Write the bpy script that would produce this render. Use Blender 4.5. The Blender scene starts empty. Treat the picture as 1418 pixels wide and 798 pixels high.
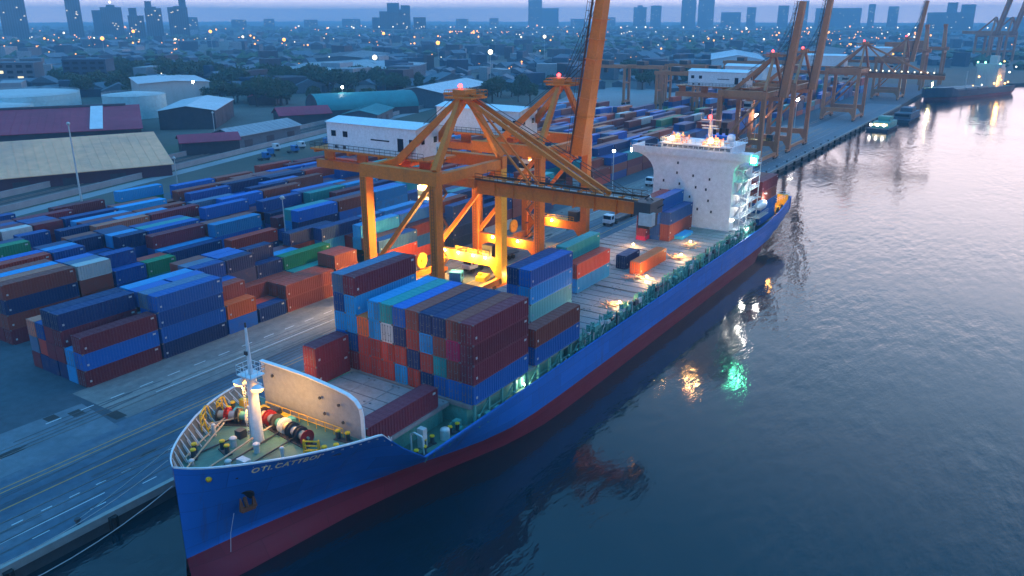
import bpy, bmesh, math, random
from mathutils import Vector, Matrix
rnd = random.Random(11)
R = math.radians
S = bpy.context.scene
COL = S.collection
TAU = 2 * math.pi

# ------------------------------------------------------------------ helpers
class MB:
    """collects boxes, beams, tubes; build() links them as ONE mesh object"""
    def __init__(s): s.v = []; s.f = []; s.m = []; s.sm = []
    def add(s, vs, fs, mi=0, smooth=False):
        b = len(s.v); s.v += [tuple(p) for p in vs]
        for f in fs: s.f.append(tuple(b + i for i in f)); s.m.append(mi); s.sm.append(smooth)
    def box(s, x0, x1, y0, y1, z0, z1, mi=0):
        if x0 > x1: x0, x1 = x1, x0
        if y0 > y1: y0, y1 = y1, y0
        if z0 > z1: z0, z1 = z1, z0
        s.add([(x0,y0,z0),(x1,y0,z0),(x1,y1,z0),(x0,y1,z0),(x0,y0,z1),(x1,y0,z1),(x1,y1,z1),(x0,y1,z1)],
              [(0,3,2,1),(4,5,6,7),(0,1,5,4),(1,2,6,5),(2,3,7,6),(3,0,4,7)], mi)
    def beam(s, p, q, w, h=None, mi=0, w2=None, h2=None, up=(0,0,1)):
        p = Vector(p); q = Vector(q); h = w if h is None else h
        w2 = w if w2 is None else w2; h2 = h if h2 is None else h2
        d = (q - p).normalized(); u = Vector(up)
        if abs(d.dot(u)) > .98: u = Vector((0,1,0))
        a = d.cross(u).normalized(); b = a.cross(d).normalized()
        vs = []
        for c, ww, hh in ((p, w, h), (q, w2, h2)):
            for i, j in ((-1,-1),(1,-1),(1,1),(-1,1)): vs.append(c + a*(i*ww/2) + b*(j*hh/2))
        s.add(vs, [(0,1,2,3),(7,6,5,4),(0,4,5,1),(1,5,6,2),(2,6,7,3),(3,7,4,0)], mi)
    def tube(s, p, q, r, n=8, r2=None, mi=0, cap=True):
        p = Vector(p); q = Vector(q); r2 = r if r2 is None else r2
        d = (q - p).normalized(); u = Vector((0,0,1))
        if abs(d.dot(u)) > .98: u = Vector((0,1,0))
        a = d.cross(u).normalized(); b = a.cross(d).normalized()
        vs = []
        for c, rr in ((p, r), (q, r2)):
            for i in range(n):
                t = TAU*i/n; vs.append(c + a*(rr*math.cos(t)) + b*(rr*math.sin(t)))
        fs = [(i, i+n, (i+1) % n + n, (i+1) % n) for i in range(n)]
        s.add(vs, fs, mi, True)
        if cap: s.add(vs, [tuple(range(n)), tuple(range(2*n-1, n-1, -1))], mi)
    def path(s, pts, r, n=6, mi=0):
        for a, b in zip(pts, pts[1:]): s.tube(a, b, r, n, mi=mi)
    def ball(s, c, r, n=8, mi=0, sz=1.0):
        vs = []; fs = []; k = max(3, n//2)
        for i in range(1, k):
            ph = math.pi*i/k
            for j in range(n): vs.append((c[0]+r*math.sin(ph)*math.cos(TAU*j/n), c[1]+r*math.sin(ph)*math.sin(TAU*j/n), c[2]+r*sz*math.cos(ph)))
        t = len(vs); vs += [(c[0],c[1],c[2]+r*sz),(c[0],c[1],c[2]-r*sz)]
        for i in range(k-2):
            for j in range(n): fs.append((i*n+j, (i+1)*n+j, (i+1)*n+(j+1)%n, i*n+(j+1)%n))
        for j in range(n): fs.append((t, j, (j+1)%n)); fs.append((t+1, (k-2)*n+(j+1)%n, (k-2)*n+j))
        s.add(vs, fs, mi, True)
    def rail(s, pts, h=1.05, step=1.5, r=.035, mi=0, rows=2):
        for a, b in zip(pts, pts[1:]):
            a = Vector(a); b = Vector(b); n = max(1, int((b-a).length/step))
            for i in range(n+1):
                p = a.lerp(b, i/n); s.tube(p, p+Vector((0,0,h)), r, 4, mi=mi, cap=False)
            for k in range(1, rows+1):
                o = Vector((0,0,h*k/rows)); s.tube(a+o, b+o, r, 4, mi=mi, cap=False)
    def xf(s, M):
        s.v = [tuple(M @ Vector(p)) for p in s.v]; return s
    def mesh(s, name, mats):
        me = bpy.data.meshes.new(name); me.from_pydata(s.v, [], s.f); me.update()
        for m in (mats if isinstance(mats, (list, tuple)) else [mats]): me.materials.append(m)
        me.polygons.foreach_set('material_index', s.m); me.polygons.foreach_set('use_smooth', s.sm)
        return me
    def build(s, name, mats, parent=None, loc=None, rz=0):
        o = bpy.data.objects.new(name, s.mesh(name, mats)); COL.objects.link(o)
        if parent: o.parent = parent
        if loc is not None: o.location = loc
        o.rotation_euler.z = rz
        return o

def tag(o, label=None, cat=None, group=None, kind=None):
    if label: o['label'] = label
    if cat: o['category'] = cat
    if group: o['group'] = group
    if kind: o['kind'] = kind
    return o
def thing(name, label, cat, loc=(0,0,0), rz=0, group=None):
    o = bpy.data.objects.new(name, None); COL.objects.link(o); o.empty_display_size = .5
    o.location = loc; o.rotation_euler.z = rz
    return tag(o, label, cat, group)
def copy_tree(o, parent=None):
    c = o.copy(); COL.objects.link(c)
    if parent: c.parent = parent
    for ch in list(o.children): copy_tree(ch, c)
    return c
ORD = ['first','second','third','fourth','fifth','sixth','seventh','eighth','ninth','tenth','eleventh','twelfth','thirteenth','fourteenth',
       'fifteenth','sixteenth','seventeenth','eighteenth','nineteenth','twentieth','twenty-first','twenty-second','twenty-third','twenty-fourth','twenty-fifth',
       'twenty-sixth','twenty-seventh','twenty-eighth','twenty-ninth','thirtieth','thirty-first','thirty-second','thirty-third','thirty-fourth','thirty-fifth','thirty-sixth']

# ------------------------------------------------------------------ materials
def nodes(name):
    m = bpy.data.materials.new(name); m.use_nodes = True
    nt = m.node_tree; return m, nt, nt.nodes, nt.links, nt.nodes['Principled BSDF']
def N(nt, t, **k):
    n = nt.nodes.new(t)
    for a, b in k.items(): setattr(n, a, b)
    return n
def mixc(nt, fac, a, b, mode='MIX'):
    n = nt.nodes.new('ShaderNodeMix'); n.data_type = 'RGBA'; n.blend_type = mode
    for inp, v in ((n.inputs[0], fac), (n.inputs[6], a), (n.inputs[7], b)):
        if hasattr(v, 'links'): nt.links.new(v, inp)
        elif isinstance(v, (int, float)): inp.default_value = v
        else: inp.default_value = (*v, 1)
    return n.outputs[2]
def noise(nt, scale, detail=4, vec=None, rough=.55):
    n = N(nt, 'ShaderNodeTexNoise'); n.inputs['Scale'].default_value = scale; n.inputs['Detail'].default_value = detail; n.inputs['Roughness'].default_value = rough
    if vec is not None: nt.links.new(vec, n.inputs['Vector'])
    return n.outputs['Fac']
def ramp(nt, fac, stops):
    r = N(nt, 'ShaderNodeValToRGB'); nt.links.new(fac, r.inputs[0]); e = r.color_ramp.elements
    while len(e) < len(stops): e.new(.5)
    for el, (p, c) in zip(e, stops):
        el.position = p; el.color = (*c, 1) if len(c) == 3 else c
    return r.outputs['Color']
def paint(name, c, rough=.5, dirt=(.12,.08,.05), amt=.35, scale=.6, metal=0.0, coat=0, bump=0.0):
    m, nt, ns, L, b = nodes(name)
    tc = N(nt, 'ShaderNodeTexCoord').outputs['Object']
    mp = N(nt, 'ShaderNodeMapping'); L.new(tc, mp.inputs[0]); mp.inputs['Scale'].default_value = (1, 1, .35)
    f1 = noise(nt, scale, 6, mp.outputs[0], .65)
    f2 = noise(nt, scale*7, 4, tc)
    base = mixc(nt, ramp(nt, f2, [(.3,(.0,)*3),(.75,(1,)*3)]), tuple(x*.86 for x in c), tuple(min(1, x*1.08) for x in c))
    fac = ramp(nt, f1, [(.5,(0,0,0)),(.78,(amt,)*3)])
    L.new(mixc(nt, fac, base, dirt), b.inputs['Base Color'])
    L.new(ramp(nt, f1, [(.3,(rough*.8,)*3),(.8,(min(1,rough*1.35),)*3)]), b.inputs['Roughness'])
    b.inputs['Metallic'].default_value = metal; b.inputs['Specular IOR Level'].default_value = .22
    if bump:
        bp = N(nt, 'ShaderNodeBump'); bp.inputs['Strength'].default_value = bump; bp.inputs['Distance'].default_value = .02
        L.new(f2, bp.inputs['Height']); L.new(bp.outputs[0], b.inputs['Normal'])
    return m
def emit(name, c, s):
    m, nt, ns, L, b = nodes(name)
    b.inputs['Base Color'].default_value = (*c, 1); b.inputs['Emission Color'].default_value = (*c, 1); b.inputs['Emission Strength'].default_value = s
    return m
def container_mat():
    m, nt, ns, L, b = nodes('container_paint')
    oi = N(nt, 'ShaderNodeObjectInfo'); tc = N(nt, 'ShaderNodeTexCoord').outputs['Object']
    ofs = N(nt, 'ShaderNodeVectorMath', operation='SCALE'); ofs.inputs[0].default_value = (37, 11, 23); L.new(oi.outputs['Random'], ofs.inputs['Scale'])
    ad = N(nt, 'ShaderNodeVectorMath', operation='ADD'); L.new(tc, ad.inputs[0]); L.new(ofs.outputs[0], ad.inputs[1])
    mp = N(nt, 'ShaderNodeMapping'); L.new(ad.outputs[0], mp.inputs[0]); mp.inputs['Scale'].default_value = (1.2, 1.2, .22)
    streak = noise(nt, 1.3, 6, mp.outputs[0], .7)
    grain = noise(nt, 5, 5, ad.outputs[0], .6)
    hs = N(nt, 'ShaderNodeHueSaturation'); L.new(oi.outputs['Color'], hs.inputs['Color'])
    mr = N(nt, 'ShaderNodeMapRange'); L.new(oi.outputs['Random'], mr.inputs[0]); mr.inputs[3].default_value = .75; mr.inputs[4].default_value = 1.25; L.new(mr.outputs[0], hs.inputs['Value'])
    faded = mixc(nt, ramp(nt, grain, [(.35,(0,0,0)),(.75,(.35,)*3)]), hs.outputs[0], (.30,.30,.32), 'MIX')
    faded = mixc(nt, .25, hs.outputs[0], faded)
    rust = mixc(nt, ramp(nt, streak, [(.60,(0,0,0)),(.80,(.75,)*3)]), faded, (.11,.05,.03))
    L.new(rust, b.inputs['Base Color']); b.inputs['Specular IOR Level'].default_value = .25
    L.new(ramp(nt, streak, [(.3,(.38,)*3),(.8,(.8,)*3)]), b.inputs['Roughness'])
    return m
M = {}
M['box'] = container_mat()
M['steel_dark'] = paint('dark_steel', (.05,.055,.065), .5)
M['crane'] = paint('crane_orange_paint', (.66,.18,.022), .45, (.22,.09,.04), .5, .35)
M['crane_far'] = paint('crane_rust_paint', (.55,.20,.09), .55, (.15,.07,.05), .5, .3)
M['crane_yellow_and_lit'] = paint('crane_yellow_and_lamplit', (.75,.36,.03), .45, (.2,.1,.04), .4, .4)  # yellow fittings; on the lit crane, lamplight put into the colour of orange steel
M['white'] = paint('white_paint', (.62,.67,.72), .45, (.45,.40,.35), .18, .25)
M['offwhite'] = paint('pale_grey_paint', (.52,.53,.54), .5, (.28,.24,.2), .4, .3)
M['house_white'] = paint('machinery_house_white', (.70,.74,.80), .5, (.4,.4,.4), .3, .3)
M['hull_blue'] = paint('hull_blue_paint', (.004,.10,.44), .42, (.02,.045,.13), .4, .10)
def hull_paint(name, c, rough, dirt):
    m, nt, ns, L, b = nodes(name)
    tc = N(nt, 'ShaderNodeTexCoord').outputs['Object']
    sp = N(nt, 'ShaderNodeSeparateXYZ'); L.new(tc, sp.inputs[0]); cb = N(nt, 'ShaderNodeCombineXYZ'); L.new(sp.outputs['Y'], cb.inputs[0]); L.new(sp.outputs['Z'], cb.inputs[1])
    br = N(nt, 'ShaderNodeTexBrick'); L.new(cb.outputs[0], br.inputs['Vector']); br.inputs['Scale'].default_value = 1; br.inputs['Brick Width'].default_value = 7.5; br.inputs['Row Height'].default_value = 2.1; br.inputs['Mortar Size'].default_value = .035
    br.inputs['Color1'].default_value = (*[x*.90 for x in c],1); br.inputs['Color2'].default_value = (*[min(1,x*1.12) for x in c],1); br.inputs['Mortar'].default_value = (*[x*.7 for x in c],1)
    mp = N(nt, 'ShaderNodeMapping'); L.new(cb.outputs[0], mp.inputs[0]); mp.inputs['Scale'].default_value = (1,.12,1)
    st = noise(nt, .9, 7, mp.outputs[0], .7); mp2 = N(nt, 'ShaderNodeMapping'); L.new(cb.outputs[0], mp2.inputs[0]); mp2.inputs['Scale'].default_value = (.12,1,1)
    sc = noise(nt, 1.1, 7, mp2.outputs[0], .7)
    a = mixc(nt, ramp(nt, st, [(.56,(0,0,0)),(.74,(.6,)*3)]), br.outputs['Color'], dirt)
    a = mixc(nt, ramp(nt, sc, [(.62,(0,0,0)),(.75,(.35,)*3)]), a, tuple(min(1, x*.5+.08) for x in c))
    L.new(a, b.inputs['Base Color']); L.new(ramp(nt, sc, [(.3,(rough,)*3),(.8,(rough+.25,)*3)]), b.inputs['Roughness']); b.inputs['Specular IOR Level'].default_value = .3
    bp = N(nt, 'ShaderNodeBump'); bp.inputs['Strength'].default_value = .35; bp.inputs['Distance'].default_value = .03
    ad = N(nt, 'ShaderNodeMath', operation='MULTIPLY_ADD'); L.new(br.outputs['Fac'], ad.inputs[0]); ad.inputs[1].default_value = -.5; L.new(noise(nt, .45, 3, cb.outputs[0]), ad.inputs[2]); L.new(ad.outputs[0], bp.inputs['Height']); L.new(bp.outputs[0], b.inputs['Normal'])
    return m
M['hull_blue'] = hull_paint('hull_blue_plating', (.006,.125,.46), .42, (.06,.05,.06))
M['hull_red'] = hull_paint('boot_red_plating', (.16,.013,.03), .5, (.07,.045,.04))
M['deck_green'] = paint('green_deck_paint', (.075,.17,.135), .6, (.10,.07,.05), .5, .35)
M['deck_teal'] = paint('teal_steel_paint', (.09,.34,.30), .55, (.10,.08,.05), .55, .6)
M['hatch'] = paint('hatch_grey_paint', (.26,.25,.26), .6, (.13,.08,.06), .55, .28)
M['hatch_dark'] = paint('hatch_dark_paint', (.12,.12,.14), .6)
M['yellow'] = paint('safety_yellow_paint', (.72,.42,.02), .45, (.25,.14,.05), .3)
M['black'] = paint('black_rubber', (.018,.018,.02), .7, (.05,.05,.05), .3)
M['bulwark_grey'] = paint('breakwater_grey_paint', (.27,.285,.31), .5, (.2,.16,.12), .4, .3)
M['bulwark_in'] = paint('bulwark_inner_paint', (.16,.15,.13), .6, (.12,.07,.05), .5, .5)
M['tower_white'] = paint('tower_white_paint', (.70,.74,.78), .45, (.45,.42,.38), .12, .2)
M['door_gear'] = paint('galvanised_door_gear', (.17,.17,.18), .5)
M['plate'] = paint('pale_data_plate', (.5,.5,.5), .6)
M['letter'] = paint('pale_yellow_lettering', (.95,.80,.42), .5)
M['glass'] = paint('dark_window_glass', (.015,.025,.045), .08, (.02,.03,.05), .1)
M['rope'] = paint('rope_fibre', (.42,.34,.24), .9)
M['rope_grey'] = paint('grey_rope_fibre', (.30,.32,.34), .9)
M['red'] = paint('red_paint', (.40,.03,.03), .45)
M['rust'] = paint('rusty_iron', (.14,.06,.035), .8, (.05,.03,.02), .6)
M['concrete'] = paint('concrete', (.30,.29,.28), .85, (.14,.13,.13), .5, .15, bump=.2)
M['concrete_dk'] = paint('dark_concrete', (.055,.06,.065), .85, (.04,.04,.04), .6, .3, bump=.3)
M['line_white'] = paint('white_road_paint', (.55,.56,.58), .7, (.2,.2,.2), .7, 1.2)
M['line_orange'] = paint('orange_road_paint', (.50,.24,.07), .7, (.18,.12,.08), .6, .8)
M['rail_steel'] = paint('rail_steel', (.22,.2,.19), .4, (.15,.08,.05), .5, .8, .6)
M['roof_maroon'] = paint('maroon_sheet_roof', (.34,.03,.065), .6, (.12,.05,.07), .5, .05)
M['roof_tan'] = paint('tan_sheet_roof', (.95,.40,.23), .7, (.25,.2,.2), .5, .05)
M['roof_teal'] = paint('teal_sheet_roof', (.03,.22,.24), .6, (.05,.12,.14), .5, .05)
M['roof_grey'] = paint('grey_sheet_roof', (.30,.31,.34), .7, (.2,.2,.22), .5, .04)
M['roof_pale'] = paint('pale_flat_roof', (.48,.49,.52), .8, (.35,.35,.38), .4, .03)
M['roof_white'] = paint('white_sheet_roof', (.62,.62,.66), .6, (.4,.4,.42), .4, .05)
M['wall_grey'] = paint('grey_wall_cladding', (.11,.14,.18), .7, (.1,.1,.1), .4, .1)
M['wall_dark'] = paint('dark_wall_cladding', (.07,.06,.08), .7, (.05,.04,.05), .4, .1)
M['wall_maroon'] = paint('maroon_wall_cladding', (.10,.035,.06), .7)
M['tank_cyan'] = paint('pale_cyan_tank_paint', (.45,.66,.70), .5, (.3,.35,.35), .4, .08)
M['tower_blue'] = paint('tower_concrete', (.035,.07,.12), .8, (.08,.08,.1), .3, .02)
M['bark'] = paint('tree_bark', (.06,.045,.035), .9)
M['maroon'] = paint('maroon_paint', (.20,.03,.03), .5)
M['cyan_tarp'] = paint('blue_vehicle_paint', (.02,.16,.42), .35)
M['lamp_orange'] = emit('orange_lamp_glow', (1,.40,.06), 7)
M['lamp_warm'] = emit('warm_lamp_glow', (1,.50,.13), 60)
M['lamp_white'] = emit('white_lamp_glow', (1,.93,.82), 60)
M['lamp_green'] = emit('green_lamp_glow', (.12,1,.50), 60)
M['lamp_red'] = emit('red_beacon_glow', (1,.03,.03), 10)
M['dim_green'] = emit('far_green_lamp_glow', (.25,1,.55), 7)
M['dim_white'] = emit('far_white_lamp_glow', (1,.93,.8), 8)
M['dim_warm'] = emit('far_warm_lamp_glow', (1,.5,.12), 6)
M['city_warm'] = emit('far_orange_glow', (1,.36,.06), 2.6)
M['city_white'] = emit('far_white_glow', (1,.82,.55), 2.6)
M['lit_window'] = emit('lit_windows', (1,.75,.4), .9)
def leaf_mat():
    m, nt, ns, L, b = nodes('leaf_green')
    oi = N(nt, 'ShaderNodeObjectInfo'); g = N(nt, 'ShaderNodeNewGeometry')
    f = noise(nt, .35, 3, g.outputs['Position'])
    L.new(mixc(nt, f, (.018,.045,.02), (.055,.10,.035)), b.inputs['Base Color']); b.inputs['Roughness'].default_value = .8
    return m
M['leaf'] = leaf_mat()
def ground_mat(name, stops, sc, stops2=None, sc2=3., bump=.15, rough=(.75,.95), stretch=None):
    m, nt, ns, L, b = nodes(name)
    g = N(nt, 'ShaderNodeNewGeometry').outputs['Position']
    mp = N(nt, 'ShaderNodeMapping'); L.new(g, mp.inputs[0]); mp.inputs['Scale'].default_value = stretch or (1,1,1)
    f = noise(nt, sc, 8, mp.outputs[0], .65); c = ramp(nt, f, stops)
    f2 = noise(nt, sc2, 5, g, .6)
    c = mixc(nt, ramp(nt, f2, [(.3,(.72,)*3),(.7,(1.15,)*3)]), (0,0,0), c, 'MIX') if False else mixc(nt, 1.0, c, ramp(nt, f2, [(.3,(.68,)*3),(.7,(1.,)*3)]), 'MULTIPLY')
    L.new(c, b.inputs['Base Color'])
    L.new(ramp(nt, f, [(.3,(rough[0],)*3),(.7,(rough[1],)*3)]), b.inputs['Roughness'])
    bp = N(nt, 'ShaderNodeBump'); bp.inputs['Strength'].default_value = bump; bp.inputs['Distance'].default_value = .05
    L.new(f2, bp.inputs['Height']); L.new(bp.outputs[0], b.inputs['Normal'])
    return m
M['land'] = ground_mat('land_scrub', [(.32,(.025,.045,.03)),(.46,(.05,.06,.045)),(.58,(.10,.10,.09)),(.72,(.05,.06,.06))], .006, sc2=.05)
M['asphalt'] = ground_mat('port_asphalt', [(.32,(.026,.062,.105)),(.48,(.052,.10,.155)),(.56,(.085,.13,.18)),(.68,(.13,.16,.20))], .11, sc2=.9, stretch=(1,.18,1))
M['yard'] = ground_mat('yard_asphalt', [(.3,(.03,.055,.08)),(.7,(.07,.10,.13))], .05, sc2=.7)
M['apron'] = ground_mat('apron_concrete', [(.32,(.09,.095,.105)),(.47,(.16,.16,.165)),(.56,(.22,.215,.21)),(.68,(.30,.285,.27))], .14, sc2=.8, stretch=(1,.10,1))
M['slab'] = ground_mat('slab_concrete', [(.3,(.09,.13,.17)),(.7,(.15,.19,.23))], .1, sc2=.6)
M['patch'] = ground_mat('tar_patch', [(.3,(.02,.022,.025)),(.7,(.035,.037,.04))], .5)
M['tyre'] = ground_mat('tyre_mark_rubber', [(.3,(.045,.055,.07)),(.7,(.085,.095,.11))], .5)
M['farroad'] = ground_mat('far_road', [(.3,(.20,.23,.26)),(.7,(.32,.35,.38))], .05)
M['lot'] = ground_mat('pale_lot', [(.3,(.20,.21,.23)),(.7,(.30,.30,.32))], .02)
def water_mat():
    m, nt, ns, L, b = nodes('river_water')
    g = N(nt, 'ShaderNodeNewGeometry').outputs['Position']
    def wv(sx, sy, sc, det=4, rough=.6, rot=25):
        mp = N(nt, 'ShaderNodeMapping'); L.new(g, mp.inputs[0]); mp.inputs['Scale'].default_value = (sx, sy, 1); mp.inputs['Rotation'].default_value = (0,0,R(rot))
        return noise(nt, sc, det, mp.outputs[0], rough)
    a = wv(1.0, .45, .16, 5, .6, 30); c = wv(1.0, .38, .62, 3, .5, 20); big = wv(1, .6, .03, 3, .5, 10)
    s1 = N(nt, 'ShaderNodeMath', operation='MULTIPLY_ADD'); L.new(a, s1.inputs[0]); s1.inputs[1].default_value = 1.6; L.new(c, s1.inputs[2])
    bp = N(nt, 'ShaderNodeBump'); bp.inputs['Distance'].default_value = .20
    L.new(s1.outputs[0], bp.inputs['Height'])
    L.new(ramp(nt, big, [(.38,(.16,)*3),(.62,(.66,)*3)]), bp.inputs['Strength'])
    L.new(bp.outputs[0], b.inputs['Normal'])
    L.new(mixc(nt, big, (.001,.010,.014), (.002,.014,.022)), b.inputs['Base Color'])
    b.inputs['Roughness'].default_value = .09; b.inputs['IOR'].default_value = 1.45
    b.inputs['Specular IOR Level'].default_value = .75
    return m
M['water'] = water_mat()

# ------------------------------------------------------------------ lights
def lamp_light(kind, loc, power, color, size=.25, target=None, angle=110, blend=.6):
    l = bpy.data.lights.new('lamp_light', kind); l.energy = power; l.color = color
    l.shadow_soft_size = size
    o = bpy.data.objects.new('lamp_light', l); COL.objects.link(o); o.location = loc
    if kind == 'SPOT':
        l.spot_size = R(angle); l.spot_blend = blend
        d = Vector(target) - Vector(loc); o.rotation_euler = d.to_track_quat('-Z', 'Y').to_euler()
    return o
WARM = (1,.46,.10); WHITE = (1,.90,.75); GREENW = (.25,1,.6)

# ------------------------------------------------------------------ camera
cam = bpy.data.cameras.new('camera'); co = bpy.data.objects.new('camera', cam); COL.objects.link(co)
cam.sensor_width = 36; cam.lens = 1112.8/1418*36; cam.clip_start = .5; cam.clip_end = 30000
co.location = (0, 0, 51.63); co.rotation_euler = (R(90-18.6), 0, R(33.374))
S.camera = co

# ------------------------------------------------------------------ world
w = bpy.data.worlds.new('World'); S.world = w; w.use_nodes = True
nt = w.node_tree; nt.nodes.clear(); L = nt.links
out = N(nt, 'ShaderNodeOutputWorld'); bg = N(nt, 'ShaderNodeBackground'); bg2 = N(nt, 'ShaderNodeBackground'); addn = N(nt, 'ShaderNodeAddShader')
sky = N(nt, 'ShaderNodeTexSky', sky_type='NISHITA'); sky.sun_disc = False; sky.sun_elevation = R(1.5); sky.sun_rotation = R(38)
L.new(sky.outputs[0], bg2.inputs[0]); bg2.inputs[1].default_value = .05
geo = N(nt, 'ShaderNodeTexCoord').outputs['Generated']
sep = N(nt, 'ShaderNodeSeparateXYZ'); L.new(geo, sep.inputs[0])
side = N(nt, 'ShaderNodeVectorMath', operation='DOT_PRODUCT'); L.new(geo, side.inputs[0]); side.inputs[1].default_value = (math.sin(R(14)), math.cos(R(14)), 0)
glow = ramp(nt, sep.outputs['Z'], [(0,(2.3,1.85,1.9)),(.03,(1.8,1.4,1.5)),(.08,(2.3,1.75,1.75)),(.19,(1.9,1.6,1.68)),(.34,(.66,.88,1.2)),(.56,(.16,.40,.74)),(.68,(.05,.28,.58)),(.80,(.12,.60,1.22)),(1,(.14,.72,1.5))])
cool = ramp(nt, sep.outputs['Z'], [(0,(2.3,1.85,1.9)),(.028,(1.6,1.3,1.4)),(.07,(.11,.24,.46)),(.22,(.045,.20,.46)),(.42,(.025,.17,.36)),(.62,(.04,.24,.52)),(.78,(.12,.60,1.22)),(1,(.14,.72,1.5))])
gf = N(nt, 'ShaderNodeMapRange'); L.new(side.outputs['Value'], gf.inputs[0]); gf.inputs[1].default_value = .5; gf.inputs[2].default_value = .98; gf.interpolation_type = 'SMOOTHSTEP'
L.new(mixc(nt, gf.outputs[0], cool, glow), bg.inputs[0]); bg.inputs[1].default_value = 1.0
L.new(bg.outputs[0], addn.inputs[0]); L.new(bg2.outputs[0], addn.inputs[1]); L.new(addn.outputs[0], out.inputs[0])
sun = bpy.data.lights.new('sun', 'SUN'); sun.energy = .15; sun.angle = R(25); sun.color = (1,.80,.72)
so = bpy.data.objects.new('sun', sun); COL.objects.link(so)
sd = Vector((math.sin(R(38))*math.cos(R(14)), math.cos(R(38))*math.cos(R(14)), math.sin(R(14))))
so.rotation_euler = (-sd).to_track_quat('-Z', 'Y').to_euler()

# ------------------------------------------------------------------ ground and water
QX = -78.5; WZ = -2.0
def poly_sheet(name, pts, z, mat, kind='structure', depth=0):
    bm = bmesh.new(); vs = [bm.verts.new((x, y, z)) for x, y in pts]; f = bm.faces.new(vs)
    bmesh.ops.triangulate(bm, faces=[f]); bmesh.ops.recalc_face_normals(bm, faces=bm.faces)
    for f in bm.faces:
        if f.normal.z < 0: f.normal_flip()
    me = bpy.data.meshes.new(name); bm.to_mesh(me); bm.free(); me.materials.append(mat)
    o = bpy.data.objects.new(name, me); COL.objects.link(o); tag(o, kind=kind); return o
COAST = [(QX,-400),(QX,560),(-80,660),(-64,755),(20,860),(400,1100),(2000,2050),(9500,4600)]
poly_sheet('ground', COAST + [(9500,9500),(-9500,9500),(-9500,-400)], 0, M['land'])
poly_sheet('river_water', [(-200,-600),(9500,-600),(9500,5200),(-200,5200)], WZ, M['water'])
poly_sheet('port_pavement', [(QX,-300),(QX,560),(-80,660),(-66,742),(-300,742),(-250,400),(-232,200),(-214,60),(-190,-300)], .004, M['yard'])
poly_sheet('quay_road', [(QX,-200),(QX,560),(-97.5,560),(-97.5,-200)], .008, M['asphalt'])
poly_sheet('apron_lane', [(-97.6,53),(-97.6,420),(-111.2,420),(-111.2,53)], .012, M['apron'])
poly_sheet('quay_deck', [(QX-.6,215),(QX-.6,560),(-97.4,560),(-97.4,235)], .012, M['slab'])
poly_sheet('concrete_slab', [(-96,-60),(-96.1,51),(-101,51.5),(-107,52),(-110,-60)], .014, M['slab'])
poly_sheet('grass_verge', [(-226,-100),(-236,90),(-252,180),(-285,300),(-345,300),(-300,180),(-262,80),(-250,-100)], .006, ground_mat('dull_grass', [(.3,(.03,.055,.03)),(.7,(.06,.085,.05))], .05))
poly_sheet('pale_lot', [(-205,395),(-220,560),(-290,600),(-290,520),(-255,420)], .01, M['lot'])
def quad_line(mb, x0, x1, y0, y1, z=.016): mb.add([(x0,y0,z),(x1,y0,z),(x1,y1,z),(x0,y1,z)], [(0,1,2,3)])
mb = MB()
for x in (-92.7, -93.6): quad_line(mb, x-.09, x+.09, -100, 420)
quad_line(mb, -89.2, -89.0, -100, 420)
tag(mb.build('orange_road_lines', M['line_orange']), kind='structure')
mb = MB()
for k in range(-20, 130): quad_line(mb, -85.38, -85.22, k*3.15+.4, k*3.15+1.6)
for k in range(-20, 60): quad_line(mb, -81.1, -80.95, k*6.3+.4, k*6.3+2.2)
quad_line(mb, -83.0, -82.85, -100, 41); quad_line(mb, -101.6, -101.45, 60, 300)
for k in range(10, 90): quad_line(mb, -105.2, -105.0, k*4.6, k*4.6+2.1)
tag(mb.build('white_road_lines', M['line_white']), kind='structure')
mb = MB()
for x in (-86.55, -84.9, -102.6, -100.9):
    mb.box(x-.05, x+.05, -100, 555, .0, .06)
tag(mb.build('crane_rails', M['rail_steel']), kind='structure')
mb = MB()
for a in ((-106.2,47.2,1.6),(-104.6,49.9,2.2),(-99.6,52.6,2.6),(-88,72,3),(-83.8,60,4)):
    quad_line(mb, a[0]-a[2]/2, a[0]+a[2]/2, a[1]-.7, a[1]+.9, .018)
for i in range(26):      # oil stains and worn patches
    x = rnd.uniform(-110,-79.5); y = rnd.uniform(25,230); rr = rnd.uniform(.25,1.1); k = 9
    mb.add([(x+rr*rnd.uniform(.5,1.1)*math.cos(TAU*j/k), y+rr*rnd.uniform(1.2,3.4)*math.sin(TAU*j/k), .020+.0001*i) for j in range(k)], [tuple(range(k))])
tag(mb.build('tar_patches', M['patch']), kind='structure')
mb = MB()
for i in range(46):      # long tyre marks
    x = rnd.uniform(-110.5,-80); y = rnd.uniform(5,200); ln = rnd.uniform(8,40); dx = rnd.uniform(-1.2,1.2); w_ = rnd.uniform(.12,.3)
    for o_ in (0, 1.9):
        p_ = [(x+o_+dx*(t*t), y+ln*t) for t in (0,.25,.5,.75,1)]
        for (xa,ya),(xb,yb) in zip(p_,p_[1:]): mb.add([(xa,ya,.030+.0001*i),(xa+w_,ya,.030+.0001*i),(xb+w_,yb,.030+.0001*i),(xb,yb,.030+.0001*i)],[(0,1,2,3)])
tag(mb.build('tyre_marks', M['tyre']), kind='structure')
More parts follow.
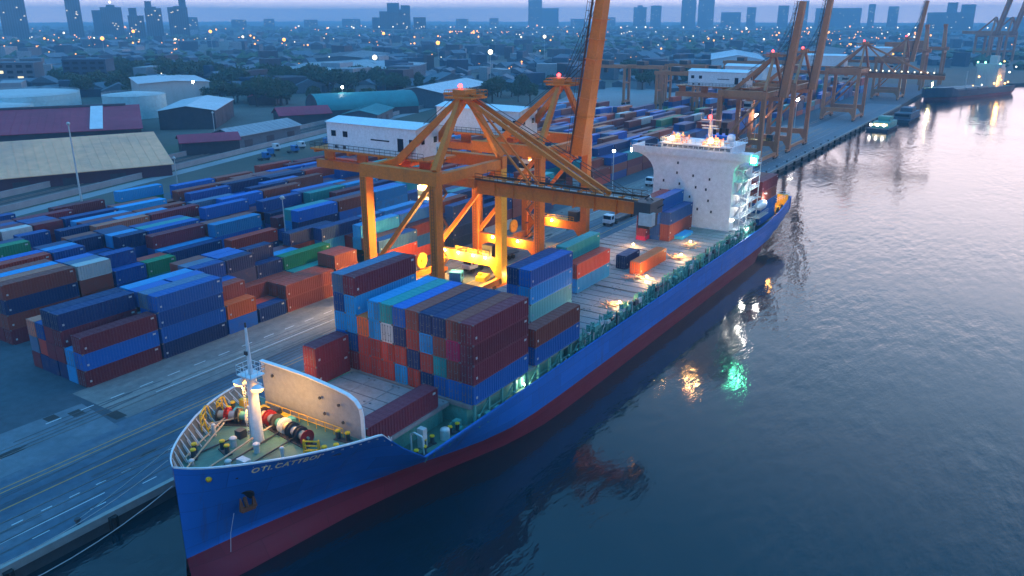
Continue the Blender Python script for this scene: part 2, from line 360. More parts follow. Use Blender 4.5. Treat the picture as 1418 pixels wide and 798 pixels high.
# quay wall, cap and bent shoreline
mb = MB()
pts = COAST[:5]
for (xa, ya), (xb, yb) in zip(pts, pts[1:]):
    mb.add([(xa,ya,-7),(xb,yb,-7),(xb,yb,-.004),(xa,ya,-.004)], [(0,1,2,3)])
tag(mb.build('quay_wall', M['concrete_dk']), kind='structure')
mb = MB(); mb.box(QX-.5, QX+.15, -200, 560, -.7, .22); tag(mb.build('quay_kerb', M['concrete']), kind='structure')
fm = MB(); fm.box(.16, .62, -.45, .45, -1.7, -.25); fm.tube((.62,0,-1.75), (.62,0,-.2), .28, 8)
fmesh = fm.mesh('quay_fender', M['black'])
for k in range(46):
    y = 6 + 11*k
    o = bpy.data.objects.new('quay_fender', fmesh); COL.objects.link(o); o.location = (QX, y, 0)
    tag(o, 'black rubber fender hanging on the dark quay wall above the water', 'fender', 'rubber fenders along the quay wall')
bo = MB(); bo.tube((0,0,0),(0,0,.55),.22,10); bo.tube((0,0,.5),(0,0,.68),.36,10,.3); bmesh_ = bo.mesh('quay_bollard', M['steel_dark'])
for k in range(30):
    o = bpy.data.objects.new('quay_bollard', bmesh_); COL.objects.link(o); o.location = (QX-1.1, 10+13*k, .0)
    tag(o, 'squat iron mooring bollard standing along the quay edge', 'bollard', 'mooring bollards along the quay edge')

# ------------------------------------------------------------------ containers
PAL = {'navy':(.004,.030,.115), 'blue':(.003,.115,.42), 'dark blue':(.003,.060,.23), 'light blue':(.012,.26,.55), 'slate':(.07,.14,.24), 'maroon':(.17,.020,.034),
       'brown':(.24,.052,.036), 'red':(.46,.05,.03), 'orange':(.74,.13,.025), 'teal':(.010,.27,.27), 'green':(.015,.20,.09),
       'pale grey':(.50,.50,.50), 'crimson':(.42,.012,.08), 'pale green':(.25,.50,.40), 'salmon':(.58,.19,.12)}

def container_mesh(wd, ln, h=2.59, pitch=.46):
    mb = MB(); x = wd/2; y = ln/2; dp = .075
    # corner posts and rails
    for sx in (-1, 1):
        for sy in (-1, 1): mb.box(sx*(x-.09), sx*x, sy*(y-.12), sy*y, 0, h)
        mb.box(sx*(x-.07), sx*x, -y+.12, y-.12, 0, .16); mb.box(sx*(x-.07), sx*x, -y+.12, y-.12, h-.10, h)
    for sy in (-1, 1):
        mb.box(-x+.09, x-.09, sy*(y-.10), sy*y, 0, .15); mb.box(-x+.09, x-.09, sy*(y-.10), sy*y, h-.12, h)
    def corr(p0, dirv, nrm, length, z0, z1):
        n = max(2, int(length/pitch)); st = length/n; prof = []
        for i in range(n):
            t = i*st; prof += [(t, 0), (t+st*.30, 0), (t+st*.5, -dp), (t+st*.80, -dp)]
        prof.append((length, 0)); vs = []
        for t, d in prof:
            q = p0 + dirv*t + nrm*d; vs += [(q.x, q.y, z0), (q.x, q.y, z1)]
        mb.add(vs, [(2*i, 2*i+2, 2*i+3, 2*i+1) for i in range(len(prof)-1)])
    corr(Vector((x-.012, -y+.12, 0)), Vector((0,1,0)), Vector((1,0,0)), ln-.24, .16, h-.10)
    corr(Vector((-x+.012, y-.12, 0)), Vector((0,-1,0)), Vector((-1,0,0)), ln-.24, .16, h-.10)
    corr(Vector((x-.09, y-.012, 0)), Vector((-1,0,0)), Vector((0,1,0)), wd-.18, .15, h-.12)
    corr(Vector((-x+.09, -y+.02, 0)), Vector((1,0,0)), Vector((0,-1,0)), wd-.18, .15, h-.12)
    # roof with shallow ribs
    n = int(ln/1.0); st = (ln-.2)/n; vs = []
    for i in range(n):
        t = -y+.1+i*st
        for tt, zz in ((t, h-.03), (t+st*.42, h-.03), (t+st*.5, h-.004), (t+st*.92, h-.004)): vs += [(-x+.07, tt, zz), (x-.07, tt, zz)]
    vs += [(-x+.07, y-.1, h-.03), (x-.07, y-.1, h-.03)]
    mb.add(vs, [(2*i, 2*i+1, 2*i+3, 2*i+2) for i in range(len(vs)//2-1)])
    mb.add([(-x+.07,-y+.1,.08),(x-.07,-y+.1,.08),(x-.07,y-.1,.08),(-x+.07,y-.1,.08)], [(0,3,2,1)])
    for sx in (-1, 1):
        for sy in (-1, 1):
            for z0, z1 in ((-.001,.13),(h-.12,h+.012)): mb.box(sx*(x-.17), sx*(x+.006), sy*(y-.19), sy*(y+.006), z0, z1, 1)
        mb.box(sx*(x-.03), sx*(x+.012), sx*(y-.95), sx*(y-.45), h-.62, h-.36, 2); mb.box(sx*(x-.03), sx*(x+.012), -sx*(y-.80), -sx*(y-.5), .7, 1.0, 2)
    return mb.mesh('container_shell', [M['box'], M['door_gear'], M['plate']])
def door_mesh(wd, h=2.59):
    mb = MB(); wl = wd/2-.11
    mb.box(-wl/2, wl/2, -.035, 0, .17, h-.14)
    for i in range(3): mb.box(-wl/2+.08, wl/2-.08, -.05, -.0352, .36+i*.72, .78+i*.72)
    for px in (-wl*.22, wl*.25):
        mb.tube((px,-.085,.1), (px,-.085,h-.1), .022, 5, mi=1)
        for z in (.3, 1.25, 2.25): mb.box(px-.06, px+.06, -.1, -.036, z, z+.09, mi=1)
    mb.box(-wl*.2, wl*.25, -.11, -.086, 1.05, 1.10, mi=1)
    return mb.mesh('container_door', [M['box'], M['door_gear']])
CM = {}; DM = {}
def cmesh(wd, ln):
    k = (round(wd,2), round(ln,2))
    if k not in CM: CM[k] = container_mesh(wd, ln)
    if k[0] not in DM: DM[k[0]] = door_mesh(wd)
    return CM[k], DM[k[0]]
BOXES = []      # everything that will become a container: dict(x,y,z,w,l,c,label,group)
def want(x, y, z, wd, ln, c, label, group): BOXES.append(dict(x=x, y=y, z=z, w=wd, l=ln, c=c, label=label, group=group))
H = 2.6
cam_p = Vector((0,0,51.63))
fwd = Vector((-math.sin(R(33.374))*math.cos(R(18.6)), math.cos(R(33.374))*math.cos(R(18.6)), -math.sin(R(18.6))))
rgt = Vector((math.cos(R(33.374)), math.sin(R(33.374)), 0)); upv = rgt.cross(fwd)
def in_view(p, pad=1.06):
    d = Vector(p) - cam_p; k = d.dot(fwd)
    return k > 1 and abs(d.dot(rgt)/k) < .637*pad and abs(d.dot(upv)/k) < .3586*pad

# --- ship containers (hatch grid measured from the photograph)
SHIPG = 'containers on the ship'
W2 = 2.03; TZ = 7.10
edges = [-74.75,-72.75,-70.75,-68.7,-66.6,-64.55,-62.4,-60.25,-58.15,-56.05,-54.0,-51.95]
front = {0:['maroon','blue','light blue','dark blue'], 1:['maroon','dark blue','light blue','light blue'],
  2:['red','red','orange'], 3:['red','red','light blue','light blue'], 4:['red','red','pale grey','teal'], 5:['light blue','red','navy','blue'],
  6:['red','navy','red','brown'], 7:['navy','red','light blue','navy'], 8:['blue','teal','brown','navy'], 9:['blue','brown','crimson','brown'], 10:['blue','maroon','maroon','maroon']}
TN = ['bottom tier','second tier','third tier','top tier','top of five']
def colname(i, n=11): return ['port edge column','second column from port side','third column from port side','fourth column from port side','fifth column from port side','middle column',
    'fifth column from water side','fourth column from water side','third column from water side','second column from water side','column nearest the water'][i]
for ci, tiers in front.items():
    x = (edges[ci]+edges[ci+1])/2
    for t, c in enumerate(tiers):
        want(x, 70.6+6.1, TZ+t*H, min(2.03, edges[ci+1]-edges[ci]-.05), 12.19, c, f'{c} container in the big forward stack, {colname(ci)}, {TN[t]}', SHIPG)
for ci in (0, 1):
    x = (edges[ci]+edges[ci+1])/2
    want(x, 76.7, TZ+4*H, W2, 12.19, ['slate','maroon'][ci], f'{["slate","maroon"][ci]} container topping the big forward stack at its quay side, {colname(ci)}', SHIPG)
    for t in range(2): want(x, 89.3, TZ+t*H, W2, 12.19, ['maroon','navy','maroon','blue','brown'][t], f'{["maroon","navy","maroon","blue","brown"][t]} container behind the big forward stack, quay side, {ORD[ci]} column, {TN[t]}', SHIPG)
for i, z in enumerate((TZ, TZ+H)):
    want(-72.9, 67.0, z, 2.2, 5.9, 'maroon', ['lower','upper'][i] + ' short maroon container with lit orange end, beside the quay ahead of the big stack', SHIPG)
want(-56.55, 61.9, TZ-.02, 2.2, 12.19, 'maroon', 'long maroon container alone on the deck behind the white breakwater', SHIPG)
want(-53.0, 90.7, TZ, 2.1, 12.19, 'blue', 'blue container at the ship side just behind the big stack, under a brown one', SHIPG)
want(-53.0, 90.7, TZ+H, 2.1, 12.19, 'brown', 'brown container topping the ship side pair just behind the big stack', SHIPG)
for j, (c, t) in enumerate((('pale green',0),('pale green',1),('light blue',2),('blue',3))):
    want(-58.75, 98.6, TZ+t*H, 2.05, 12.19, c, f'{c} container amidships, {TN[t]}, water side column of the two column blue stack', SHIPG)
for j, (c, t) in enumerate((('navy',0),('blue',1),('blue',2),('navy',3))):
    want(-60.85, 98.6, TZ+t*H, 2.05, 12.19, c, f'{c} container amidships, {TN[t]}, quay side column of the two column blue stack', SHIPG)
want(-56.6, 97.0, TZ, 2.05, 12.19, 'light blue', 'light blue container lying low beside the brown one near the ship side', SHIPG)
for t, c in enumerate(('light blue','red')):
    want(-62.9, 120, TZ+t*H, 2.05, 12.19, c, f'{c} container of the {"red over light blue" } pair behind the blue stack', SHIPG)
for t, c in enumerate(('navy','maroon','teal')):
    want(-65.05, 120, TZ+t*H, 2.05, 12.19, c, f'{c} container, {TN[t]}, in the stack crowned by a teal box behind the blue stack', SHIPG)
for i in range(4):
    for t in range(2): want(-67.4-2.2*i, 120 + 0, TZ+t*H, 2.05, 12.19, ['teal','light blue','teal','slate'][i], f'{["teal","light blue","teal","slate"][i]} container on the quay side of the teal crowned stack, {ORD[i]} column, {TN[t]}', SHIPG) if t == 0 else None
want(-58.3, 135.2, TZ-.2, 2.05, 12.0, 'orange', 'lone orange container on the open grey hatch covers', SHIPG)
want(-62.0, 134.0, TZ, 2.05, 5.9, 'navy', 'short navy container beside the lone orange one', SHIPG)
for i in range(2): want(-61.4-2.3*i, 160.0, 5.2, 2.2, 6.06, ['light blue','blue'][i], f'short {["light blue","blue"][i]} container on the green deck before the white bridge tower', SHIPG)
for t, c in enumerate(('brown','brown','dark blue','navy')):
    want(-63.2, 160.4, TZ+(t-1)*H+.9, 2.1, 12.6, c, f'{c} container of the water side column against the bridge tower, {TN[t]}', SHIPG) if t < 3 else None
for t, c in enumerate(('dark blue','dark blue','blue','blue')):
    want(-65.4, 160.2, TZ+(t-1)*H+.9, 2.1, 12.6, c, f'{c} container of the middle column against the bridge tower, {TN[t]}', SHIPG)
for t, c in enumerate(('crimson','maroon','maroon','maroon')):
    want(-67.6, 158.2, TZ+(t-1)*H+.9, 2.1, 12.6, c, f'{c} container of the quay side column against the bridge tower, {TN[t]}', SHIPG)
for i in range(3):
    for t, c in enumerate(('blue','blue','brown','maroon')):
        want(-53.6-2.15*i, 191.2, 5.3+t*H, 2.1, 12.19, c if i == 0 else ['brown','red','salmon','brown'][t], f'{c if i==0 else ["brown","red","salmon","brown"][t]} container on the stern, {TN[t]}, {ORD[i]} column from the water side', SHIPG)

# --- yard containers: blocks of columns parallel to the quay
YARDG = 'containers stacked in the yard'
cols = []                                        # (x centre, y start, y end, height bias)
x0 = -111.0
for k in range(6): cols.append((x0-1.22-2.48*k, 55.3, 206, 3.1))
for bx in (-137.0, -149.3, -161.5, -173.6):
    for k in range(4): cols.append((bx-1.22-2.48*k, 57.6 if bx == -137.0 else 60.0 if bx > -160 else 56.0, 206, 3.2))
for k in range(3): cols.append((-186.5-2.48*k, 60, 206, 2.6))
for bx in (-118.0, -132, -146, -160, -174, -188, -202):
    for k in range(4): cols.append((bx-1.22-2.48*k, 226 if bx == -118 else 222, 395, 2.9))
weights = [('navy',20),('dark blue',17),('blue',13),('light blue',7),('maroon',22),('brown',14),('teal',6),('green',3),('red',5),('slate',4),('orange',1),('pale grey',2),('salmon',1)]
names = [a for a, b in weights]; wts = [b for a, b in weights]
OV = {   # (column, bay) -> tiers from the ground up, as the photograph shows them
 (0,0):['maroon','blue','maroon'], (1,0):['light blue','light blue'], (2,0):['navy','maroon','maroon','navy'], (3,0):['navy','maroon','maroon','navy'], (4,0):['navy','red','dark blue'], (5,0):['maroon','slate','salmon'],
 (0,1):['navy','blue','dark blue','blue'], (1,1):['navy','blue','blue','slate'], (2,1):['blue','blue','blue','blue'], (3,1):['blue','navy','blue','light blue'], (4,1):['navy','navy','dark blue'], (5,1):['navy','blue','navy'],
 (0,2):['blue','orange'], (1,2):['brown','brown','brown'], (2,2):['blue','navy','green','blue'], (3,2):['navy','navy','navy','dark blue'], (4,2):['navy','navy','teal','slate'],
 (0,3):['navy'], (1,3):['red'], (2,3):['navy','green','blue'], (3,3):['blue','navy','navy','navy'],
 (0,4):['brown','brown'], (1,4):['brown','brown'], (2,4):['brown','brown'], (3,4):['navy','navy','navy'], (4,4):['navy','navy','navy','navy'], (5,4):['maroon','maroon','maroon'],
 (0,5):['brown','brown','brown'], (1,5):['brown','brown','brown'], (2,5):['navy','teal'], (3,5):['navy','teal','green'],
 (6,0):['maroon','brown','navy','brown'], (7,0):['maroon','brown','navy','salmon'], (8,0):['navy','maroon','light blue','light blue'],
 (6,1):['brown','brown','brown','pale grey'], (7,1):['maroon','navy','brown','slate'], (8,1):['navy','navy','navy','blue'],
 (6,2):['navy','dark blue','dark blue'], (6,3):['navy','teal','green'], (7,3):['maroon','maroon','red'],
 (9,0):['maroon','navy','blue','red'], (10,0):['maroon','navy','blue','blue'], (9,1):['navy','navy','navy','dark blue'], (10,1):['navy','maroon','dark blue','light blue'],
 (9,3):['navy','navy','dark blue','navy'], (10,3):['maroon','navy','red','light blue'], (12,0):['maroon','maroon','maroon'], (12,1):['maroon','navy','maroon','green'], (13,1):['navy','maroon','navy','maroon'],
 (15,1):['navy','maroon','maroon','maroon'], (15,2):['maroon','maroon','maroon','pale grey'], (12,2):['navy','maroon','brown'], (12,4):['maroon','maroon','brown','salmon'],
}
OV = {((c if c < 6 else 6+((c-6)//3)*4+(c-6)%3), b): t for (c, b), t in OV.items()}
BL = {k: i for i, k in enumerate((-111,-137,-149,-161,-173,-186,-118,-132,-146,-160,-174,-188,-202))}
yr = random.Random(5)
hts = {}; lay = {}
for ci, (x, ya, yb, hb) in enumerate(cols):
    y = ya; bi = 0; blk = ci if ci < 6 else ci
    while y < yb-12:
        # the third and fourth bays of the near rows are short boxes
        ln = 6.06 if (ya < 100 and bi in (2, 3)) or (ci >= 6 and ci < 22 and bi == 1) else (12.19 if yr.random() < .9 or ya > 200 else 6.06)
        if (ci, bi) in OV: tiers = OV[(ci, bi)]
        else:
            lead = yr.choices(names, wts)[0]
            hh = max(1, min(4, int(round(yr.gauss(hb + .45 + .4*math.sin(ci*.9+bi*1.3), .75)))))
            if yr.random() < .02: hh = 0
            if 118 < y < 135 and ci < 2: hh = min(hh, 3)
            tiers = [lead if yr.random() < .35 else yr.choices(names, wts)[0] for _ in range(hh)]
        lay[(ci, bi)] = (x, y, ln, tiers)
        y += ln + .42 + (6 if (bi % 6 == 5 and ya < 100) else 0); bi += 1
def hgt(ci, y):
    if ci < 0 or ci >= len(cols): return 0
    for bi in range(40):
        t = lay.get((ci, bi))
        if t is None: continue
        if t[1]-.3 <= y <= t[1]+t[2]+.3: return len(t[3])
    return 0
PORTN = {0:'roadside yard block',1:'second block from road',2:'third block from road',3:'fourth block from road',4:'fifth block from road',5:'last block from road'}
def block_of(ci):
    if ci < 6: return 0, ci
    if ci < 22: return 1+(ci-6)//4, (ci-6) % 4
    if ci < 25: return 5, ci-22
    return 6+(ci-25)//4, (ci-25) % 4
far_list = []
for (ci, bi), (x, y, ln, tiers) in lay.items():
    blk, row = block_of(ci)
    b2, r2 = block_of(ci-1) if ci else (-1, 0)
    for t, c in enumerate(tiers):
        xj = x + rnd.uniform(-.04, .04); yj = y + ln/2 + rnd.uniform(-.1, .1)
        top = t == len(tiers)-1
        side_open = (b2 != blk) or hgt(ci-1, y+ln/2) <= t or hgt(ci-1, y+.5) <= t or hgt(ci-1, y+ln-.5) <= t
        prev = lay.get((ci, bi-1)); end_open = prev is None or len(prev[3]) <= t
        if not (top or side_open or end_open): continue
        tn = 'top tier' if top and t else ['ground tier','second tier','third tier','fourth tier'][t]
        if blk < 6: lab = f'{c} container, {tn}, {ORD[bi]} bay, {ORD[row]} row, {PORTN[blk]}'
        else: lab = f'{c} container, {tn}, {ORD[bi]} bay, {ORD[row]} row, {ORD[blk-6]} block beyond the cranes'
        want(xj, yj, t*H+.01, 2.38, ln, c, lab, YARDG)
        BOXES[-1]['vis'] = (1.0 if top else 0) * (.5 if not side_open else 1) + (1.0 if side_open else 0) + (.3 if end_open else 0)
for b in BOXES:
    p = Vector((b['x'], b['y'], b['z']+1.3)); d = (p-cam_p).length
    q = any(in_view((b['x']+sx*1.1, b['y']+sy*b['l']/2, b['z']+sz), 1.0) for sx in (-1,1) for sy in (-1,0,1) for sz in (0,2.6))
    b['in'] = q
    b['score'] = (b['l']*b.get('vis', 3))/(d*d) * (1 if q else .0)
    if b['group'] == SHIPG: b['score'] += 10
BOXES.sort(key=lambda b: -b['score'])
NIND = 300
pick = [b for b in BOXES if b['in']][:NIND]; rest = [b for b in BOXES if b['in']][NIND:]
for b in pick:
    cm, dm = cmesh(b['w'], b['l'])
    o = bpy.data.objects.new('shipping_container', cm); COL.objects.link(o)
    o.location = (b['x'], b['y'], b['z']); o.rotation_euler.z = R(rnd.uniform(-.25, .25))
    o.color = (*PAL[b['c']], 1); tag(o, b['label'], 'container', b['group'])
    d = (Vector(o.location)-cam_p).length
    blocked = any(a is not b and abs(a['x']-b['x']) < .6 and abs(a['z']-b['z']) < .6 and 0 < (b['y']-b['l']/2)-(a['y']+a['l']/2) < 1.5 for a in BOXES)
    if d < 175 and not blocked:
        wl = b['w']/2-.11
        for sx in (-1, 1):
            do = bpy.data.objects.new('door', dm); COL.objects.link(do); do.parent = o
            do.location = (sx*(wl/2+.01), -b['l']/2, 0); do.color = o.color
# the rest of the yard, farther off: one mesh with a colour per box
def simple_boxes(name, items, label, cat):
    mb = MB(); cl = []
    for b in items:
        x, y, z, wd, ln = b['x'], b['y'], b['z'], b['w']/2, b['l']/2
        n0 = len(mb.f); mb.box(x-wd, x+wd, y-ln, y+ln, z, z+2.55); cl += [PAL[b['c']]]*(len(mb.f)-n0)
    m, nt, ns, L, bs = nodes('far_container_paint')
    at = N(nt, 'ShaderNodeVertexColor'); at.layer_name = 'Col'; g = N(nt, 'ShaderNodeNewGeometry').outputs['Position']
    L.new(mixc(nt, ramp(nt, noise(nt, .8, 5, g), [(.5,(0,0,0)),(.8,(.5,)*3)]), at.outputs[0], (.13,.09,.08)), bs.inputs['Base Color']); bs.inputs['Roughness'].default_value = .5
    me = mb.mesh(name, m); ca = me.color_attributes.new('Col', 'FLOAT_COLOR', 'CORNER')
    for p in me.polygons:
        for li in p.loop_indices: ca.data[li].color = (*cl[p.index], 1)
    o = bpy.data.objects.new(name, me); COL.objects.link(o); tag(o, label, cat, kind='stuff'); return o
for i in range(260):      # more stacks in the hazy yards along the quay
    bx = rnd.choice((-118,-121,-124,-136,-139,-142,-154,-157,-160,-175,-178)); y = rnd.choice(range(430, 640, 13))
    for t in range(rnd.randint(1, 4)):
        rest.append(dict(x=bx, y=y, z=t*2.6+.01, w=2.44, l=12.19, c=rnd.choices(names, wts)[0]))
seen = set(); rr = []
for b in rest:
    k = (round(b['x']), round(b['y']), round(b['z']))
    if k not in seen: seen.add(k); rr.append(b)
simple_boxes('far_container_stacks', rr, 'stacks of mixed coloured containers in the distant yard beyond the cranes', 'containers')

# ------------------------------------------------------------------ the big container ship
def interp(tab, v):
    if v <= tab[0][0]: return tab[0][1]
    for (a, fa), (b, fb) in zip(tab, tab[1:]):
        if v <= b: return fa + (fb-fa)*(v-a)/(b-a)
    return tab[-1][1]
CX = -63.5
DECKHW = [(38.0,.05),(38.3,.7),(38.8,1.55),(39.4,2.35),(40.3,3.35),(41.9,4.75),(43,5.6),(46,7.75),(49,9.5),(51.3,10.6),(54,11.6),(57,12.15),(60,12.4),(198,12.4),(209.2,11.7)]
BOOTHW = [(38.0,.03),(40,.45),(43.4,1.15),(47,2.1),(50.3,3.0),(54.9,4.4),(60.3,6.2),(64.7,7.8),(69,9.5),(73,10.9),(78,12.0),(83,12.4),(90,12.5),(176,12.5),(184,12.3),(209.2,11.6)]
ZG = [(38,11.25),(44,11.0),(50,10.75),(54.4,10.45),(54.8,10.35),(57.5,7.6),(60.2,5.45),(183,5.45),(190,5.9),(200,7.0),(209.2,8.1)]
ZB = [(38,-6),(176,-6),(180,-2.3),(188.6,.2),(202,3.1),(209.2,4.4)]
WATHW = [(38.0,.5),(39,1.5),(40.3,2.5),(41.7,3.1),(46,3.7),(50.3,4.3),(55,5.0),(60,6.1),(68,7.9),(78,10.9),(85,12.2),(92,12.5),(176,12.5),(184,12.3),(209.2,11.6)]
def hw(y, z):
    d = interp(DECKHW, y); b = interp(BOOTHW, y)
    k = min(1, max(0, (y-54)/7)); k = k*k*(3-2*k)
    zt = 11*(1-k) + 5.2*k; t = max(0, min(1, (z-1)/(zt-1))); f = t**(1.25*(1-k) + .9*k)
    r = b + (d-b)*f
    if z < 1: r = max(.02, b + (interp(WATHW, y)-b)*min(1, (1-z)/2.6)**.8)
    return r
ship = thing('container_ship', 'large container ship with blue hull and dark red bottom moored along the quay', 'ship', (0,0,0))
ys = sorted(set([38.0,38.15,38.45,38.8,39.4,40,40.8,41.5,42.4,43.4,44.5,46,47.5,49,50.3,51.8,53,54.4,54.8,56,57.5,59,60.2,62,64.7,67,69,71,73,75.5,78,80.5,83,86,90] + list(range(96,176,8)) + [176,178,180,182,184,186,188.6,191,194,197,200,202,204.5,207,209.2]))
TH = .22
def ring(y):
    zb = interp(ZB, y); zg = interp(ZG, y)
    lv = [-6,-2.0,-.6,1.0,2.2,3.4,4.4]; z = [max(zb, v) for v in lv]
    z += [4.4+(zg-4.4)*k for k in (.25,.5,.75,1.0)]
    z = [max(zb, v) for v in z]
    return [(hw(y, v) * (1 if v > zb+1e-6 or zb < -5 else (.94 if y < 209 else .97)), v) for v in z]
mb = MB(); rings = [ring(y) for y in ys]; nlev = len(rings[0])
for s in (1, -1):
    vs = [(CX+s*h, y, z) for y, rg in zip(ys, rings) for h, z in rg]
    for i in range(len(ys)-1):
        for k in range(nlev-1):
            a, b, c, d = i*nlev+k, (i+1)*nlev+k, (i+1)*nlev+k+1, i*nlev+k+1
            q = [vs[a], vs[b], vs[c], vs[d]]
            if abs(q[0][2]-q[3][2]) < 1e-4 and abs(q[1][2]-q[2][2]) < 1e-4: continue
            mi = 1 if k < 3 else 0
            mb.add(q, [(0,1,2,3) if s > 0 else (3,2,1,0)], mi, True)
rg = rings[-1]      # transom and counter underside
mb.add([(CX+h, 209.2, z) for h, z in rg] + [(CX-h, 209.2, z) for h, z in reversed(rg)], [tuple(range(2*nlev))], 0)
for i in range(len(ys)-1):
    z0, z1 = interp(ZB, ys[i]), interp(ZB, ys[i+1])
    if z1 > -5.9:
        h0, h1 = rings[i][0][0], rings[i+1][0][0]
        mb.add([(CX-h0,ys[i],z0),(CX+h0,ys[i],z0),(CX+h1,ys[i+1],z1),(CX-h1,ys[i+1],z1)], [(0,3,2,1)], 1)
me_hull = mb.mesh('hull', [M['hull_blue'], M['hull_red']])
bm = bmesh.new(); bm.from_mesh(me_hull); bmesh.ops.remove_doubles(bm, verts=bm.verts, dist=.002); bm.to_mesh(me_hull); bm.free()
hull = bpy.data.objects.new('hull', me_hull); COL.objects.link(hull); hull.parent = ship
# bulwark inside, its white cap, decks
mbi = MB(); mbc = MB()
FDZ = 9.35
for s in (1, -1):
    for a, b in zip(ys, ys[1:]):
        q = []
        for y in (a, b):
            zg = interp(ZG, y); zd = FDZ if b <= 55.0 else 4.1
            zd = min(zd, zg-.05); hi = max(.02, hw(y, zg)-TH)
            q.append([(CX+s*max(.02, hw(y, zd+(zg-zd)*j/5)-TH), y, zd+(zg-zd)*j/5) for j in range(6)])
        for j in range(5):
            mbi.add([q[0][j], q[1][j], q[1][j+1], q[0][j+1]], [(0,3,2,1) if s > 0 else (0,1,2,3)], 0 if a < 54.9 else 1)
        ya, yb = a, b; za, zb = interp(ZG, ya), interp(ZG, yb)
        ha, hb = hw(ya, za), hw(yb, zb); hi_a, hi_b = max(.0, ha-TH), max(.0, hb-TH); o = .03
        vs = [(CX+s*hi_a,ya,za+.1),(CX+s*(ha+o),ya,za+.1),(CX+s*(hb+o),yb,zb+.1),(CX+s*hi_b,yb,zb+.1),
              (CX+s*hi_a,ya,za-.0),(CX+s*(ha+o),ya,za-.06),(CX+s*(hb+o),yb,zb-.06),(CX+s*hi_b,yb,zb-.0)]
        fs = [(0,1,2,3),(4,7,6,5),(1,5,6,2),(0,3,7,4)]
        mbc.add(vs, fs if s > 0 else [f[::-1] for f in fs], 0 if a < 56 else 1)
    for y in [39.2+.95*i for i in range(19)]:          # bulwark stays
        zg = interp(ZG, y); h = hw(y, zg)-TH
        h0 = hw(y, FDZ)-TH
        mbi.beam((CX+s*(h-.02), y, zg-.1), (CX+s*(h0-1.0), y, FDZ+.03), .09, .09, 2)
        mbi.beam((CX+s*(h-.02), y, zg-.45), (CX+s*(h0-.55), y, FDZ+.03), .07, .07, 2)
    for y in [61+1.5*i for i in range(84)]:
        zg = interp(ZG, y); h = hw(y, zg)-TH
        mbi.beam((CX+s*(h-.02), y, zg-.1), (CX+s*(h-.6), y, 4.12), .09, .09, 1)
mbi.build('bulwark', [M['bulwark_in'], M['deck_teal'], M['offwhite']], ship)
mbc.build('bulwark_cap', [M['white'], M['hull_blue']], ship)
def deck(name, ya, yb, z, mat):
    yy = sorted(set([ya, yb] + [y for y in ys if ya < y < yb])); vs = []
    for y in yy:
        h = max(.01, hw(y, z)-TH-.02); vs += [(CX-h, y, z), (CX+h, y, z)]
    m_ = MB(); m_.add(vs, [(2*i, 2*i+1, 2*i+3, 2*i+2) for i in range(len(yy)-1)]); return m_.build(name, mat, ship)
deck('foredeck', 38.15, 55.1, FDZ, M['deck_green'])
deck('main_deck', 54.9, 209.0, 4.1, M['deck_green'])
mb = MB(); zz = [4.1+(FDZ-.02-4.1)*k/8 for k in range(9)]
pf = [(CX-hw(55,z)+TH,z) for z in zz] + [(CX+hw(55,z)-TH,z) for z in reversed(zz)]; n = len(pf)
mb.add([(x,54.86,z) for x,z in pf]+[(x,55.06,z) for x,z in pf], [tuple(range(n)), tuple(range(2*n-1,n-1,-1))]+[(i,i+n,(i+1)%n+n,(i+1)%n) for i in range(n)]); mb.build('foredeck_bulkhead', M['deck_teal'], ship)
# hatch coamings and covers
def hatch(x0, x1, y0, y1, top=7.06, panels=6):
    c_ = MB(); c_.box(x0+.9, x1-.9, y0+.3, y1-.3, 4.1, top-.55)
    co_ = c_.build('hatch_coaming', M['deck_teal'], ship)
    h_ = MB(); n = panels; st = (x1-x0)/n
    for i in range(n):
        h_.box(x0+st*i+.04, x0+st*(i+1)-.04, y0, y1, top-.55, top)
        for k in range(1, 5): h_.box(x0+st*i+.12, x0+st*(i+1)-.12, y0+(y1-y0)*k/5-.05, y0+(y1-y0)*k/5+.05, top+.001, top+.05, 1)
        for k in range(3):
            for e in (.12, .88): h_.box(x0+st*i+st*e-.12, x0+st*i+st*e+.12, y0+.4+(y1-y0-1)*k/2-.1, y0+.4+(y1-y0-1)*k/2+.1, top+.051, top+.10, 1)
    h_.build('hatch_cover', [M['hatch'], M['hatch_dark']], ship)
hatch(-71.6, -55.3, 58.6, 70.0, panels=4)
for i in range(8): hatch(-74.9, -52.3, 70.4+12.35*i+ (i//2)*.35, 70.4+12.35*(i+1)-.35 + (i//2)*.35, panels=5 if i % 2 else 4)
# side passage: stanchions, pipes and rails between the covers and the bulwark
mb = MB(); mp_ = MB()
for s, xe in ((1, -52.2), (-1, -74.9)):
    for i in range(36):
        y = 71 + 2.95*i
        mb.box(xe-.16*s, xe+.16*s, y-.16, y+.16, 4.1, 7.0)
        if i % 2 == 0:
            mb.beam((xe, y, 4.3), (xe, y+2.9, 6.6), .12)
        if s > 0:
            for k in range(3):
                yy = y + rnd.uniform(.3, 2.6); hh = rnd.uniform(.3, 1.3)
                mp_.box(xe+.25, xe+.25+rnd.uniform(.2,.5), yy, yy+rnd.uniform(.2,.9), 4.11, 4.11+hh, rnd.choice((0,0,0,1,2)))
            if rnd.random() < .6:
                yy = y+rnd.uniform(0, 2.6); mp_.tube((xe+.6,yy,4.1),(xe+.6,yy,5.6),.12,6,mi=0); mp_.ball((xe+.6,yy,5.7),.24,6,0)
    for z in (4.7, 5.3, 6.85): mb.tube((xe, 71, z), (xe, 71+2.95*35, z), .06, 5)
mb.build('hatch_stanchions', M['deck_teal'], ship)
mp_.build('deck_fittings', [M['deck_teal'], M['offwhite'], M['steel_dark']], ship)['kind'] = 'stuff'
